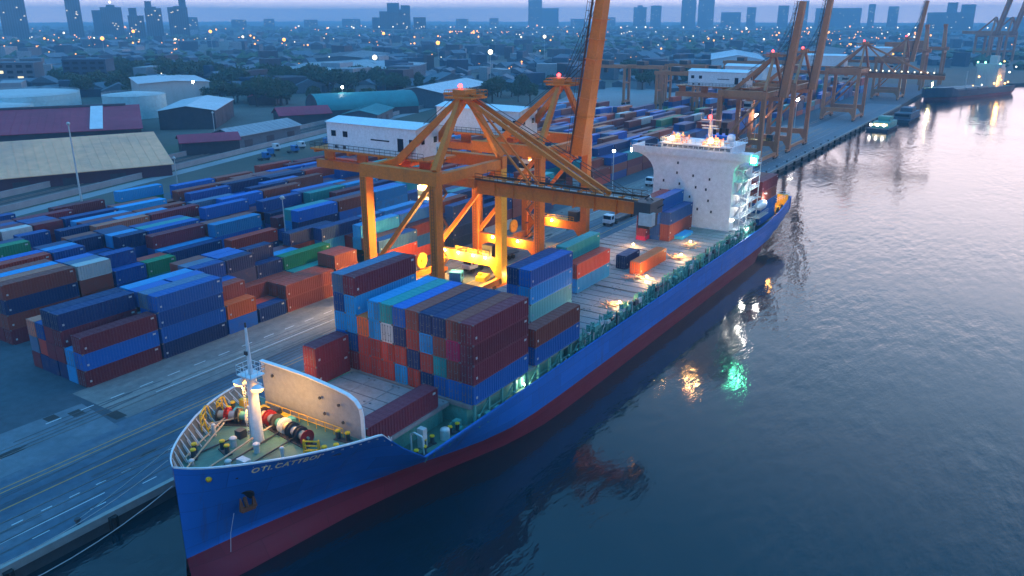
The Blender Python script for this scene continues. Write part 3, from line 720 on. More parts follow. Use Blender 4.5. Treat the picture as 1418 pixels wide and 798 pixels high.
# lashing gear piled along the open hatches (rods, turnbuckles, twistlock bins)
mb = MB()
for i in range(118):
    y = 97 + .71*i; x = -52.2 + rnd.choice((-.25,0,.3)); zt = 6.9 + rnd.choice((0,.3,.6,.9,1.3)); mi = rnd.choice((0,0,0,0,1,2))
    mb.beam((x,y,4.2),(x,y,zt),.13,.13,mi)
    if i % 3 == 0: mb.beam((x,y,4.5),(x,y+2.0,zt),.09,.07,rnd.choice((0,0,1)))
    if i % 3 == 1: mb.beam((x,y+1.9,4.5),(x,y,zt+.2),.09,.07,rnd.choice((0,0,2)))
    if i % 2 == 0: mb.box(x-.3,x+.35,y-.2,y+rnd.uniform(.3,1.0),6.6,6.6+rnd.uniform(.25,.9),rnd.choice((0,0,1,2)))
    if i % 4 == 0: mb.beam((x-.4,y,zt-.1),(x+.5,y+rnd.uniform(-.4,1.2),zt+rnd.uniform(-.3,.3)),.16,.12,0)
for z in (5.2,6.1,7.5): mb.beam((-52.05,97,z),(-52.05,180,z),.07,.07)
mb.build('lashing_gear', [M['deck_teal'], M['offwhite'], M['steel_dark']], ship)['kind'] = 'stuff'
for i in range(12):
    y = 100+5.6*i; mb = MB()
    mb.box(-52.5, -51.85, y-.06, y+.06, 4.1, 8.0); mb.box(-52.5, -51.85, y+1.3, y+1.42, 4.1, 8.0); mb.box(-52.5,-51.85,y,y+1.4,7.2,7.28)
    mb.rail([(-51.9,y,7.28),(-51.9,y+1.4,7.28)], .9, .7); mb.build('lashing_frame', M['deck_teal'], ship)
# scattered timber and lashing material with the deck lamps
for k, (x, y) in enumerate(((-57.4,127.5),(-54.6,112.0),(-56.4,143.5),(-56.8,153.0),(-70.5,139.0))):
    mb = MB()
    for i in range(26):
        p = Vector((x+rnd.gauss(0,.5), y+rnd.gauss(0,.7), 7.12+rnd.random()*.25)); a = Vector((rnd.uniform(-1,1), rnd.uniform(-1,1), rnd.uniform(-.1,.2)))*1.5
        mb.beam(p-a*.5, p+a, .16, .10, rnd.choice((0,1)))
    o = mb.build('dunnage_pile', [M['roof_tan'], M['rope']]); 
    tag(o, ['pile of loose timber before the lone orange container','pile of loose timber on the hatch nearest the brown container','pile of loose timber behind the lone orange container','small pile of timber at the short light blue container','pile of loose timber on the hatch at the quay side'][k], 'timber pile', 'timber piles on the hatches')
# bow deck: breakwater, foremast, windlass, bollards, frames
bw = MB()
pr = [(-69.4,15.0),(-66,14.98),(-62,14.85),(-58,14.45),(-56.2,14.15),(-55.2,13.7),(-54.6,13.0),(-54.4,12.0),(-54.4,FDZ)]
vs = [(x, 54.0 + .02*(x+62), z) for x, z in pr] + [(-69.4, 54.0, FDZ)]
n = len(vs); vs2 = [(x, y+.28, z) for x, y, z in vs]
bw.add(vs+vs2, [tuple(range(n)), tuple(range(2*n-1, n-1, -1))] + [(i, i+n, (i+1) % n+n, (i+1) % n) for i in range(n)], 0)
for x in (-68,-65,-62,-59,-56.2): bw.beam((x,54.32,12.2),(x,54.9,FDZ), .22, .22)
brk = bw.build('breakwater', M['bulwark_grey'], ship)
c_ = MB()
for (xa, za), (xb, zb) in zip(pr, pr[1:]): c_.beam((xa, 54.05+.02*(xa+62), za+.05), (xb, 54.05+.02*(xb+62), zb+.05), .5, .12)
c_.build('edge_strip', M['white'], brk)
for x, z in ((-67.6,13.6),(-60.2,12.9),(-57.4,12.8),(-59.6,11.2),(-56.9,10.9)):
    d_ = MB(); d_.tube((x,53.87,z),(x,53.72,z),.18,8); d_.build('bracket', M['steel_dark'], brk)
mast = MB(); mx, my = -63.6, 48.0
mast.tube((mx,my,FDZ),(mx,my,17.0),.62,14,.5); mast.box(mx-1.1,mx+1.1,my-.9,my+.9,17.0,17.12); mast.tube((mx,my,17.1),(mx,my,22.2),.26,10,.12)
mast.tube((mx,my,22.2),(mx,my,22.7),.10,6,mi=1); mast.rail([(mx-1.1,my-.9,17.12),(mx+1.1,my-.9,17.12),(mx+1.1,my+.9,17.12),(mx-1.1,my+.9,17.12),(mx-1.1,my-.9,17.12)],1.0,.7,.035)
mast.beam((mx-1.5,my,16.3),(mx+1.5,my,16.3),.2); mast.box(mx-1.05,mx-.75,my-.15,my+.15,FDZ,13.2); mast.box(mx-.2,mx+.2,my-.4,my-.25,19.3,19.7,1)
mo = mast.build('foremast', [M['white'], M['steel_dark']], ship)
mb = MB(); mb.path([(mx-.95,my-.2,FDZ+.3+.001),(mx-.95,my-.2,16.9)],.04,4); mb.path([(mx-1.35,my-.2,FDZ+.3),(mx-1.35,my-.2,16.9)],.04,4)
for k in range(24): mb.tube((mx-1.35,my-.2,FDZ+.5+.3*k),(mx-.95,my-.2,FDZ+.5+.3*k),.025,4)
mb.build('ladder', M['offwhite'], mo)
for sx in (-1, 1):
    l_ = MB(); c = (mx+sx*1.25, my-.35, 15.95)
    l_.tube((c[0],c[1],c[2]+.42),(c[0]+sx*.1,c[1]-.1,c[2]),.2,12,.75,0); l_.ball((c[0]+sx*.1,c[1]-.1,c[2]-.05),.62,12,1,.5)
    l_.build('floodlight', [M['white'], M['lamp_orange']], mo)
    lamp_light('SPOT', (c[0]+sx*.1, c[1]-.15, c[2]-.45), 650, WARM, .3, (c[0]-.2+sx*1.5, c[1]+4.5, FDZ), 150, .8)
lamp_light('POINT', (mx, my+1.6, 14.6), 200, WARM, .3); lamp_light('POINT', (-61.8,50.6,12.4), 420, (1,.5,.1), .4); lamp_light('POINT', (-67.2,50.2,11.6), 420, (1,.5,.1), .3)
# windlass and mooring winches
def winch(name, x0, x1, y, ang=0, drums=4):
    t_ = Vector((x0, y, FDZ)); o = MB()
    ln = x1-x0
    o.tube((0,0,.95),(ln,0,.95),.14,8,mi=2)
    for i in range(drums):
        a = ln*(i+.12)/drums; b_ = ln*(i+.78)/drums
        o.tube((a,0,.95),(b_,0,.95),.48,14,mi=[2,3,0,2,3][i % 5]); o.tube((a-.07,0,.95),(a,0,.95),.86,16,mi=[1,4,1,5,1][i % 5]); o.tube((b_,0,.95),(b_+.07,0,.95),.86,16,mi=[1,4,1,5,1][(i+1) % 5])
        for s_ in (-.5, .5): o.beam((b_+.16,s_,0),(b_+.16,0,.95),.14,.2,1)
    o.box(ln*.35,ln*.35+.9,.75,1.7,0,1.1,0); o.box(-.2,ln+.2,-.75,.75,.001,.12,1)
    ob = o.build(name, [M['deck_teal'], M['steel_dark'], M['rope'], M['rope_grey'], M['red'], M['white']], ship, t_, ang)
    return ob
winch('windlass', -66.6, -58.2, 51.2, R(-7), 6); winch('mooring_winch', -70.6, -66.9, 48.4, R(28), 3)
def bollards(x, y, z, ang=0):
    o = MB(); o.box(-1.0,1.0,-.35,.35,.001,.14,1)
    for s_ in (-.6,.6): o.tube((s_,0,.1),(s_,0,1.0),.25,10,mi=1); o.tube((s_,0,1.0),(s_,0,1.14),.31,10,.27,2)
    return o.build('mooring_bitts', [M['steel_dark'], M['steel_dark'], M['yellow']], ship, (x,y,z), ang)
for x, y, a in ((-60.4,41.7,35),(-66.6,42.4,-40),(-55.2,50.2,55),(-71.2,50.6,-60),(-56.2,53.0,10),(-64.6,44.6,-15)): bollards(x, y, FDZ, R(a))
for x, y in ((-54.0,64.2),(-53.4,68.3),(-53.2,61.8)): bollards(x, y, 4.1, R(80))
for x, y in ((-52.9,201),(-58,205)): bollards(x, y, 4.1, R(80))
def yellow_frame(x, y, z, wd, ht, ang):
    o = MB(); 
    for s_ in (-.5,.5):
        for dy in (0,.7): o.beam((s_*wd,dy,0),(s_*wd,dy*.4,ht),.12)
        o.beam((s_*wd,0,ht),(s_*wd,.28,ht),.12)
    for k in (.35,.7,1.0): o.beam((-.5*wd,0,ht*k),(.5*wd,0,ht*k),.12); 
    o.beam((-.5*wd,.7,ht*.2),(.5*wd,.7,ht*.2),.1)
    return o.build('yellow_frame', M['yellow'], ship, (x,y,z), ang)
yellow_frame(-56.6,48.9,FDZ,1.5,1.7,R(30)); yellow_frame(-70.6,46.6,FDZ,2.2,2.2,R(-50)); yellow_frame(-71.8,49.6,FDZ,1.4,1.9,R(-60))
mb = MB()
for k in range(5): mb.box(-72+k*1.7,-70.7+k*1.7,52.3,53.0,FDZ,FDZ+.8+.3*(k%2),k%2)
mb.rail([(-68.4,53.2,FDZ),(-56.6,53.4,FDZ)],1.1,1.2,.05)
mb.build('winch_guards', [M['yellow'], M['steel_dark']], ship)
mb = MB()     # chain pipes, vents, small deck gear
for x, y, r, h in ((-64.9,45.9,.32,.9),(-61.9,46.4,.32,.9),(-58.6,46.9,.2,1.3),(-68.4,46.2,.2,1.3),(-62.2,43.1,.28,.5),(-59.2,44.6,.3,.45),(-65.4,41.2,.25,.45)):
    mb.tube((x,y,FDZ),(x,y,FDZ+h),r,10); mb.ball((x,y,FDZ+h),r*1.35,8,0,.5)
mb.box(-61.6,-60.3,43.6,44.4,FDZ,FDZ+.7); mb.box(-66.2,-65.4,47.1,48,FDZ,FDZ+.9,1)
for a, b in (((-62.9,50.2),(-62.2,40.6)),((-60.6,50.2),(-60.2,41.9)),((-65.6,50.4),(-66.5,43))): mb.tube((a[0],a[1],FDZ+.25),(b[0],b[1],FDZ+.16),.09,6,mi=1)
mb.build('deck_gear', [M['offwhite'], M['steel_dark']], ship)
mb = MB()
for pts in (((-68.5,47.6,.9),(-66.2,42.5,.25),(-64.0,39.2,.5)),((-69.4,48.4,.9),(-67.6,43.1,.25),(-66.1,41.0,.6)),((-63.9,51.0,.9),(-63.2,41.6,.2),(-62.4,39.4,.5)),((-68.0,49.6,.9),(-70.8,46.0,.5),(-71.0,44.6,.8))):
    mb.path([(x,y,FDZ+z) for x,y,z in pts],.10,6)
mb.build('deck_rope', M['yellow'] if False else M['rope'], ship)
# name letters, draught eye and anchor on the starboard bow
def hull_text(body, y0, z0, size, mat, parent, name, off=.06):
    cu = bpy.data.curves.new('tmp_text', 'FONT'); cu.body = body; cu.size = size; cu.resolution_u = 3; cu.space_character = 1.15; cu.offset = .025
    ob = bpy.data.objects.new('tmp_text', cu); COL.objects.link(ob)
    dg = bpy.context.evaluated_depsgraph_get(); me = bpy.data.meshes.new_from_object(ob.evaluated_get(dg))
    bpy.data.objects.remove(ob); bpy.data.curves.remove(cu)
    bm = bmesh.new(); bm.from_mesh(me); bmesh.ops.triangulate(bm, faces=bm.faces)
    bmesh.ops.subdivide_edges(bm, edges=[e for e in bm.edges if e.calc_length() > .5], cuts=2)
    for v in bm.verts:
        y = y0+v.co.x*.86; z = z0+v.co.y; v.co = (CX+hw(y, z)+.06, y, z)
    bm.to_mesh(me); bm.free(); me.materials.clear(); me.materials.append(mat)
    o = bpy.data.objects.new(name, me); COL.objects.link(o); o.parent = parent; return o
hull_text('OTI.', 42.9, 9.75, .95, M['letter'], hull, 'name_lettering'); hull_text('CATTBOI', 44.75, 9.75, .95, M['letter'], hull, 'name_lettering')
mb = MB()
y, z = 39.9, 9.9; mb.ball((CX+hw(y,z), y, z), .32, 8); mb.build('fairlead', M['yellow'], hull)
def anchor(y, z):
    x = CX+hw(y, z); m_ = MB()
    m_.tube((x-.6,y+.5,z+.6),(x+.05,y,z+.1),1.0,14,.85,1); m_.tube((x-.3,y,z+.35),(x+.35,y-.15,z-1.15),.2,8)
    m_.beam((x+.35,y-.9,z-1.0),(x+.35,y+.7,z-1.3),.42,.42); m_.beam((x+.4,y-.85,z-1.0),(x+.3,y-.85,z+.35),.3,.5,w2=.08,h2=.1); m_.beam((x+.4,y+.65,z-1.3),(x+.3,y+.65,z+.15),.3,.5,w2=.08,h2=.1)
    return m_.build('anchor', [M['rust'], M['black']], ship)
anchor(43.2, 6.4)
mb = MB(); mb.path([(CX+hw(42.3,5.1)+.5,42.0,5.0),(CX+hw(42.1,3)+.55,41.9,2.4),(CX+hw(42.,1)+.6,41.8,-1.6)],.035,4); mb.build('water_hose', M['white'], ship)
# foredeck well: small machinery right of the long maroon container
mb = MB(); mb.tube((-53.4,66.6,4.1),(-53.4,66.6,5.3),.6,12); mb.ball((-53.4,66.6,5.3),.6,10,0,.5); mb.build('vent_tank', M['offwhite'], ship); mb = MB(); mb.box(-54.8,-53.9,63.2,63.9,4.1,6.6); mb.build('locker', M['offwhite'], ship); mb = MB()
mb.path([(-54.9,62.2,4.1),(-54.9,62.2,6.2),(-54.4,62.2,6.6),(-53.2,62.2,6.4),(-53.0,62.2,4.1)],.13,6); mb.build('pipe_arch', M['offwhite'], ship)
mb = MB(); mb.tube((-54.6,69.2,4.4),(-52.8,69.2,4.4),.35,10); mb.box(-54.2,-53.4,68.9,69.9,4.1,5.2); mb.build('side_winch', M['deck_teal'], ship)
# accommodation tower
TX0, TX1, TY0, TY1, TT = -72.8, -54.5, 169.0, 182.5, 22.6
acc = MB(); acc.box(TX0,TX1,TY0,TY1,4.1,TT); 
acco = acc.build('accommodation_tower', M['tower_white'], ship)
wing = MB()     # wheelhouse deck with wings out to each side, curved bracket under the port wing
wing.box(-78.4,-51.0,TY0-.25,TY1-7.0,TT,TT+.5); wing.box(-78.4,-51.0,TY0-.25,TY0+.0,TT+.5,TT+1.6)
wing.box(-78.4,-78.2,TY0,TY1-7,TT+.5,TT+1.6); wing.box(-51.2,-51.0,TY0,TY1-7,TT+.5,TT+1.6)
for sx, xe, xi in ((-1,-78.0,TX0),(1,-51.4,TX1)):
    prv = None; pts = []
    for i in range(9):
        t = i/8*math.pi/2; k = abs(xe-xi); pts.append((xi + sx*k*(1-math.cos(t)), TT - (4.6 if sx<0 else 3)*(1-math.sin(t))))
    pts = pts + [(xi, TT)]
    n = len(pts); a = [(x, TY0+.02, z) for x, z in pts]; b = [(x, TY0+1.4, z) for x, z in pts]
    wing.add(a+b, [tuple(range(n)), tuple(range(2*n-1,n-1,-1))]+[(i,i+n,(i+1)%n+n,(i+1)%n) for i in range(n)])
wing.build('bridge_wing', M['tower_white'], acco)
wh = MB(); wh.box(-72.0,-56.0,TY0+1.6,TY1-2,TT+.5,TT+2.3); who = wh.build('wheelhouse', M['white'], acco)
for i in range(13):
    g_ = MB(); x = -71.6+1.2*i; g_.box(x,x+1.0,TY0+1.55,TY0+1.62,TT+1.65,TT+2.1); g_.build('window', M['glass'], who)
ph = [(319,253),(317,314),(405,322),(493,334),(246,370),(334,380),(423,391),(478,398),(231,432),(394,453),(494,465),(404,520),(440,524),(514,531)]
for px, py in ph:      # scattered portholes on the front, positions in metres on the tower face
    u = (px-188)/(612-188); v = (690-py)/(690-205); x = TX0+(TX1-TX0)*u; z = 5.2+(TT-5.0)*v
    g_ = MB(); g_.box(x-.24,x+.24,TY0-.05,TY0+.02,z-.33,z+.33,1); g_.box(x-.18,x+.18,TY0-.07,TY0-.052,z-.27,z+.27,0); g_.build('window', [M['glass'], M['offwhite']], acco)
top = MB(); z = TT+2.3
top.box(-72.4,-55.6,TY0+1.2,TY1-1.6,z,z+.2); top.rail([(-72.2,TY1-1.8,z+.2),(-72.2,TY0+1.4,z+.2),(-55.8,TY0+1.4,z+.2),(-55.8,TY1-1.8,z+.2)],1.1,1.1,.05)
top.rail([(-78.2,TY0+.05,TT+1.6),(-51.2,TY0+.05,TT+1.6)],.5,1.3,.04,0,1)
for x in (-71,-68.5,-66,-61,-58.5,-56.4): top.box(x-.35,x+.35,172,172.7,z+.2,z+.9+.4*rnd.random())
top.ball((-69.8,174.5,z+1.3),.8,10); top.tube((-69.8,174.5,z+.2),(-69.8,174.5,z+.8),.3,8); top.ball((-57.6,175,z+1.5),1.0,10); top.tube((-57.6,175,z+.2),(-57.6,175,z+.8),.35,8)
top.build('compass_deck', M['white'], acco)
rm = MB(); rx, ry = -62.6, 175.5
rm.tube((rx,ry,z+.2),(rx,ry,z+5.4),.55,10,.38); rm.box(rx-1.8,rx+1.8,ry-.6,ry+.6,z+3.3,z+3.45); rm.beam((rx-1.9,ry-.7,z+4.0),(rx+1.9,ry-.7,z+4.0),.28,.22); rm.beam((rx-2.5,ry,z+5.2),(rx+2.5,ry,z+5.2),.14)
rm.tube((rx,ry,z+5.4),(rx,ry,z+8.2),.12,6,.05); rm.tube((rx-2.3,ry,z+5.2),(rx-2.3,ry,z+6.8),.05,5); rm.tube((rx+2.3,ry,z+5.2),(rx+2.3,ry,z+6.8),.05,5)
rmo = rm.build('radar_mast', M['offwhite'], acco)
g_ = MB(); g_.ball((rx,ry-.8,z+5.9),.45,8); g_.build('beacon', M['lamp_red'], rmo)
fu = MB(); fu.box(-67.5,-60.5,183.5,189.5,4.1,21); fu.box(-66.8,-61.2,184,189,21,25.5,1); fu.box(-66.9,-61.1,183.9,189.1,22.3,24,2)
for x in (-65.5,-64,-62.5): fu.tube((x,186.5,25.5),(x,186.5,27),.4,8,mi=3)
fu.build('funnel', [M['white'], M['hull_blue'], M['white'], M['black']], acco)
side = MB()     # stair decks on the water side of the tower
for k in range(6):
    zz = 7.2+2.65*k; side.box(TX1+.003,TX1+1.9,TY0+1.0,TY1,zz,zz+.14); side.rail([(TX1+1.85,TY0+1.0,zz+.14),(TX1+1.85,TY1,zz+.14)],1.05,1.3,.045)
    side.beam((TX1+.9,TY0+2+(6 if k%2 else 0),zz-2.5),(TX1+.9,TY0+2+(0 if k%2 else 6),zz),.7,.1)
for y in (TY0+1.1,TY0+6,TY1-.2): side.box(TX1+1.72,TX1+1.88,y-.08,y+.08,4.1,20.6)
side.build('side_stairs', M['white'], acco)
for k in range(6):
    g_ = MB(); zz = 8.0+2.65*k; g_.box(TX1+.004,TX1+.05,TY0+3.2,TY0+3.9,zz-.75,zz+1.1,0); g_.box(TX1+.004,TX1+.05,TY0+8.0,TY0+8.5,zz,zz+.6,1); g_.build('side_door', [M['offwhite'], M['glass']], acco)
lb = MB()        # free-hanging lifeboat with davits, water side
bx, by, bz = -52.4, 184.6, 10.4
for i in range(9):
    t0 = i/9*2-1; t1 = (i+1)/9*2-1
    lb.tube((bx,by+3.2*t0,bz),(bx,by+3.2*t1,bz),max(.15,1.15*math.sqrt(max(0,1-t0*t0))),10,max(.15,1.15*math.sqrt(max(0,1-t1*t1))))
lb.build('lifeboat', M['white'], ship)
dv = MB()
for y in (182.2,187): dv.beam((-54,y,5),(-54,y,12.4),.3); dv.beam((-54,y,12.4),(-51.9,y,12.8),.3)
dv.rail([(-51.6,181,8.1),(-51.6,188,8.1)],1.0,1.0,.05); dv.box(-54.4,-51.5,180.8,188.2,7.9,8.1); dv.build('lifeboat_davit', M['offwhite'], ship)
for x in (-69.4, -60.4):
    fl = MB(); fl.ball((x,TY0+.9,TT+3.6),.42,12,1); fl.tube((x,TY0+1.6,TT+2.5),(x,TY0+1.1,TT+3.5),.12,6); fl.box(x-.5,x+.5,TY0+1.3,TY0+1.45,TT+3.2,TT+4.1); fl.build('floodlight', [M['offwhite'], M['lamp_warm']], acco)
for i in range(34):
    fl = MB(); x = rnd.choice((-69.4,-60.4))+rnd.gauss(0,1.5); y = TY0+rnd.uniform(1.9,5); h_ = rnd.uniform(.5,2.2); z_ = TT+2.5
    fl.box(x-.12,x+.12,y-.12,y+.12,z_,z_+h_); fl.beam((x-.6,y,z_+h_*.7),(x+.6,y,z_+h_*.7),.14)
    fl.build('glow_tinted_post', M['roof_tan'], acco)  # tan colour puts the floodlight glow onto this rooftop clutter
g_ = MB(); g_.box(-51.1,-50.3,TY0+.4,TY0+1.6,TT-.2,TT+.9,1); g_.box(-51.0,-50.3,TY0+.2,TY0+.39,TT-.2,TT+1.0,0); g_.box(-51.6,-49.9,TY0+1.0,TY0+1.2,TT-.7,TT+1.4,2); g_.box(-50.29,-50.2,TY0+.5,TY0+1.5,TT-.1,TT+.8,0)  # teal backing panel paints the green glow around the lamp
g_.build('side_light', [M['lamp_green'], M['white'], M['deck_teal']], acco)
g_ = MB(); g_.box(-78.9,-78.42,TY0+.3,TY0+1.2,TT-.1,TT+.7,0); g_.build('wing_lamp', M['lamp_white'], acco)
for x in (-69.4, -60.4): lamp_light('POINT', (x,TY0+.9,TT+4.7), 800, (1,.58,.22), .25)
lamp_light('POINT', (-49.6,TY0-.3,TT+.3), 800, (.1,1,.45), .4); lamp_light('POINT', (-79.4,TY0+.4,TT+.3), 400, (.7,1,.9), .3)
for y, zz in ((TY0+4,12.2),(TY0+9,17.3),(186,11.5),(TY0+5,7.0)): lamp_light('POINT', (-51.5,y,zz), 380, (1,.93,.82), .3)
for k, zz in enumerate((9.4,14.7,17.3)):
    g_ = MB(); g_.ball((TX1+.3,TY0+1.6+3*k,zz),.2,8); g_.build('deck_lamp', M['lamp_white'], acco)
# stern gear
mb = MB()
for y in (200.8,204.4): mb.tube((-56.2,y,5.6),(-52.8,y,5.6),.7,12,mi=0); mb.tube((-56.2,y,5.6),(-56.1,y,5.6),1.2,14,mi=1); mb.tube((-52.8,y,5.6),(-52.7,y,5.6),1.2,14,mi=1); mb.box(-56.5,-52.5,y-.9,y+.9,4.1,4.5,0); mb.box(-55.4,-53.6,y+.9,y+1.6,4.1,6.6,0)
mb.box(-54.6,-52.0,206.2,207.0,4.1,8.9,0); mb.build('stern_winch', [M['yellow'], M['steel_dark']], ship)
mb = MB(); mb.rail([(-53.2,199,8.0),(-52.2,208.6,8.2),(-74.6,208.6,8.2)],1.0,1.4,.05); mb.build('stern_rail', M['white'], ship)
for x, y, p in ((-55,203,450),(-52.6,198.6,200)): lamp_light('POINT', (x,y,8.6), p, WARM, .3)
# deck working lamps on short posts
for i, (x, y, p) in enumerate(((-55.2,127.6,650),(-53.2,112.6,600),(-55.4,144.2,600),(-57.6,154.6,420),(-70.0,137.6,800),(-66.5,146,450))):
    g_ = MB(); g_.tube((x,y,7.06),(x,y,7.6),.05,6,mi=0); g_.ball((x,y,7.72),.2,8,1); g_.build('deck_lamp', [M['offwhite'], M['lamp_warm']], ship)
    lamp_light('POINT', (x,y,8.15), p*1.5, (1,.56,.2), .3)
for x, y, z, p, c in ((-54.6,63.6,5.0,200,(.75,1,.85)),(-52.7,82.9,4.9,160,(1,.8,.5)),(-71.4,66.0,6.2,160,(.6,1,.85))):
    g_ = MB(); g_.ball((x,y,z),.15,8); g_.build('deck_lamp', M['lamp_white'], ship); lamp_light('POINT', (x,y,z+.35), p, c, .2)
# light falling on the lit end of the short maroon container
lamp_light('POINT', (-73.8,61.2,9.8), 420, WARM, .3)
lamp_light('POINT', (-66.3,63.6,10.6), 230, WARM, .3)
# mooring ropes
def rope(name, label, a, b, sag, r=.05):
    a = Vector(a); b = Vector(b); pts = []
    for i in range(13):
        t = i/12; p = a.lerp(b, t); p.z -= sag*4*t*(1-t); pts.append(p)
    m_ = MB(); m_.path(pts, r, 5); tag(m_.build(name, M['rope_grey']), label, 'rope', 'mooring ropes at the bow')
rope('mooring_rope', 'pale mooring rope running from the bow tip low over the quay edge', (-65.6,38.9,10.9), (-79.4,23,.5), 1.2)
rope('mooring_rope', 'mooring rope from the bow hanging lowest, close above the water', (-65.0,38.6,8.4), (-79.4,14,.5), 2.8)
rope('mooring_rope', 'upper of the orange tinted ropes from port bow across the road', (-73.6,53.4,10.9), (-79.6,36,.5), .6)

# ------------------------------------------------------------------ ship to shore cranes
XS, XL = -85.75, -101.75
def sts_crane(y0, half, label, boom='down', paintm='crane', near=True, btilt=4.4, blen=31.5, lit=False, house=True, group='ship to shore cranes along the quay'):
    m = M[paintm]; t = thing('quay_crane', label, 'crane', (0, y0, 0), 0, group)
    G0, G1 = 24.4, 26.9
    def part(nm, mb, mats=m, par=None): return mb.build(nm, mats, par or t)
    for x in (XS, XL):
        for s in (-1, 1):
            y = s*half; b = MB()
            b.beam((x,y,1.5),(x,y,G0), 1.5, 1.9, up=(0,1,0), w2=1.5, h2=1.9)
            if near:
                for z in (5.0,7.4,14.0,20.0): b.box(x-.79,x+.79,y-.99,y+.99,z-.06,z+.06)
            part('leg', b, M['crane_yellow_and_lit'] if lit and (s > 0) else m)  # far legs of the lit crane get the painted lamplight colour
            b = MB(); b.box(x-.5,x+.5,y-2.6,y+2.6,.75,1.5)
            for k in (-2.1,-1.2,-.4,.4,1.2,2.1): b.tube((x-.25,y+k,.45),(x+.25,y+k,.45),.40,10,mi=1)
            part('bogie', b, [m, M['steel_dark']])
    for s in (-1, 1):
        y = s*half; b = MB()
        b.beam((XL,y,5.6),(XS,y,5.6), 1.3, 2.0); 
        for xa, sg in ((XL,1),(XS,-1)):
            b.add([(xa+sg*.75,y-.6,4.6),(xa+sg*2.4,y-.6,4.6),(xa+sg*.75,y-.6,2.4),(xa+sg*.75,y+.6,4.6),(xa+sg*2.4,y+.6,4.6),(xa+sg*.75,y+.6,2.4)], [(0,1,2),(5,4,3),(0,3,4,1),(1,4,5,2),(2,5,3,0)])
        part('portal_beam', b, M['crane_yellow_and_lit'] if lit and s > 0 else m)  # lamplight painted on the far beam by the yellow copy
        b = MB(); b.beam((XL+.3,y,6.8),(XS-.6,y,G0+.3), .75, .75); part('diagonal_brace', b)
        b = MB(); b.beam((XL-.9,y,G0+1.15),(XS+.9,y,G0+1.15), 1.5, 2.3); part('cross_beam', b)
    for x in (XL, XS):
        b = MB(); b.beam((x,-half+.96,G0+.9),(x,half-.96,G0+.9), 1.3, 1.8); part('tie_beam', b)
        b = MB(); b.beam((x,-half+.96,2.1),(x,half-.96,2.1), .9, 1.1); part('sill_beam', b)
    # trolley girder, back reach, machinery house
    b = MB(); b.box(-123,-83.4,-1.9,-.6,G0-1.6,G0+.0); b.box(-123,-83.4,.6,1.9,G0-1.6,G0)
    for x in range(-121,-84,4): b.box(x-.2,x+.2,-.6,.6,G0-1.2,G0-.6)
    b.box(-122,-92,-4.2,4.2,G1-.1,G1+.25)
    for x in (-121,-112,-104,-96): b.beam((x,-4,G1-.3),(x,4,G1-.3),.5,.6); b.beam((x,0,G0-.3),(x,0,G1-.4),2.6,.5)
    part('trolley_girder', b)
    if house:
        h = MB(); hx0, hx1, hy, hz0, hz1 = -117.5,-95.0,3.7,G1+.26,G1+5.6
        h.add([(hx0,-hy,hz0),(hx1,-hy,hz0),(hx1,hy,hz0),(hx0,hy,hz0),(hx0,-hy,hz1),(hx1,-hy,hz1),(hx1,hy,hz1),(hx0,hy,hz1),(hx0,0,hz1+.7),(hx1,0,hz1+.7)],
              [(0,3,2,1),(0,1,5,4),(2,3,7,6),(1,2,6,9,5),(3,0,4,8,7)], 0)
        h.add([(hx0-.3,-hy-.3,hz1-.04),(hx1+.3,-hy-.3,hz1-.04),(hx1+.3,0,hz1+.8),(hx0-.3,0,hz1+.8),(hx0-.3,hy+.3,hz1-.04),(hx1+.3,hy+.3,hz1-.04)], [(0,1,2,3),(3,2,5,4)], 0)
        ho = part('machinery_house', h, M['house_white'])
        if near:
            for a, w_, z_, hh in ((-116.3,1.2,3.2,1.1),(-113.2,1.2,3.2,1.1),(-106,4.6,2.7,.25),(-99.4,1.4,2.2,2.4),(-96.6,.8,2.6,1.6)):
                g = MB(); g.box(a,a+w_,-hy-.06,-hy-.005,hz0+z_-hh/2,hz0+z_+hh/2); part('window', g, M['glass'], ho)
            for yy in (-2.2, 1.4):
                g = MB(); g.box(hx1+.005,hx1+.06,yy,yy+.9,hz0+2.4,hz0+3.5); part('window', g, M['glass'], ho)
                g = MB(); g.box(hx0-.06,hx0-.005,yy,yy+.9,hz0+2.4,hz0+3.5); part('window', g, M['glass'], ho)
            for a in (-115.6,-113.4): 
                g = MB(); g.box(a,a+.8,-hy-.06,-hy-.005,hz0+.3,hz0+.9); part('vent', g, M['steel_dark'], ho)
            g = MB(); g.rail([(-122,-4.2,G1+.25),(-93,-4.2,G1+.25)],1.1,1.3,.05); g.rail([(-122,4.2,G1+.25),(-93,4.2,G1+.25)],1.1,1.3,.05); g.rail([(-122,-4.2,G1+.25),(-122,4.2,G1+.25)],1.1,1.3,.05); part('handrail', g, M['steel_dark'])
    # A-frame with apex platform and stays
    ax, az = -86.6, 38.2
    for s in (-1, 1):
        b = MB(); b.beam((XS,s*half,G1-.2),(ax,s*1.3,az), 1.0,1.4, w2=.8, h2=1.0); part('a_frame_leg', b)
        b = MB(); b.beam((XL+3,s*(half*.45),G1-.3),(ax-.5,s*1.2,az-.2), 1.3,1.5,w2=.7,h2=.8); b.beam((XL+3,s*half*.45,G1-.2),(XL+.5,s*half,G0+1.2),1.2,1.4); part('back_stay', b)
    b = MB(); b.box(ax-2.6,ax+3.2,-2.4,2.4,az,az+.3); b.box(ax-1.3,ax+1.3,-1.7,1.7,az+.3,az+1.5); b.beam((ax-4.4,0,az+.6),(ax+4.0,0,az+.6),.9,.35)
    if near: b.rail([(ax-2.6,-2.4,az+.3),(ax+3.2,-2.4,az+.3),(ax+3.2,2.4,az+.3),(ax-2.6,2.4,az+.3),(ax-2.6,-2.4,az+.3)],1.1,1.2,.05)
    apx = part('apex_platform', b)
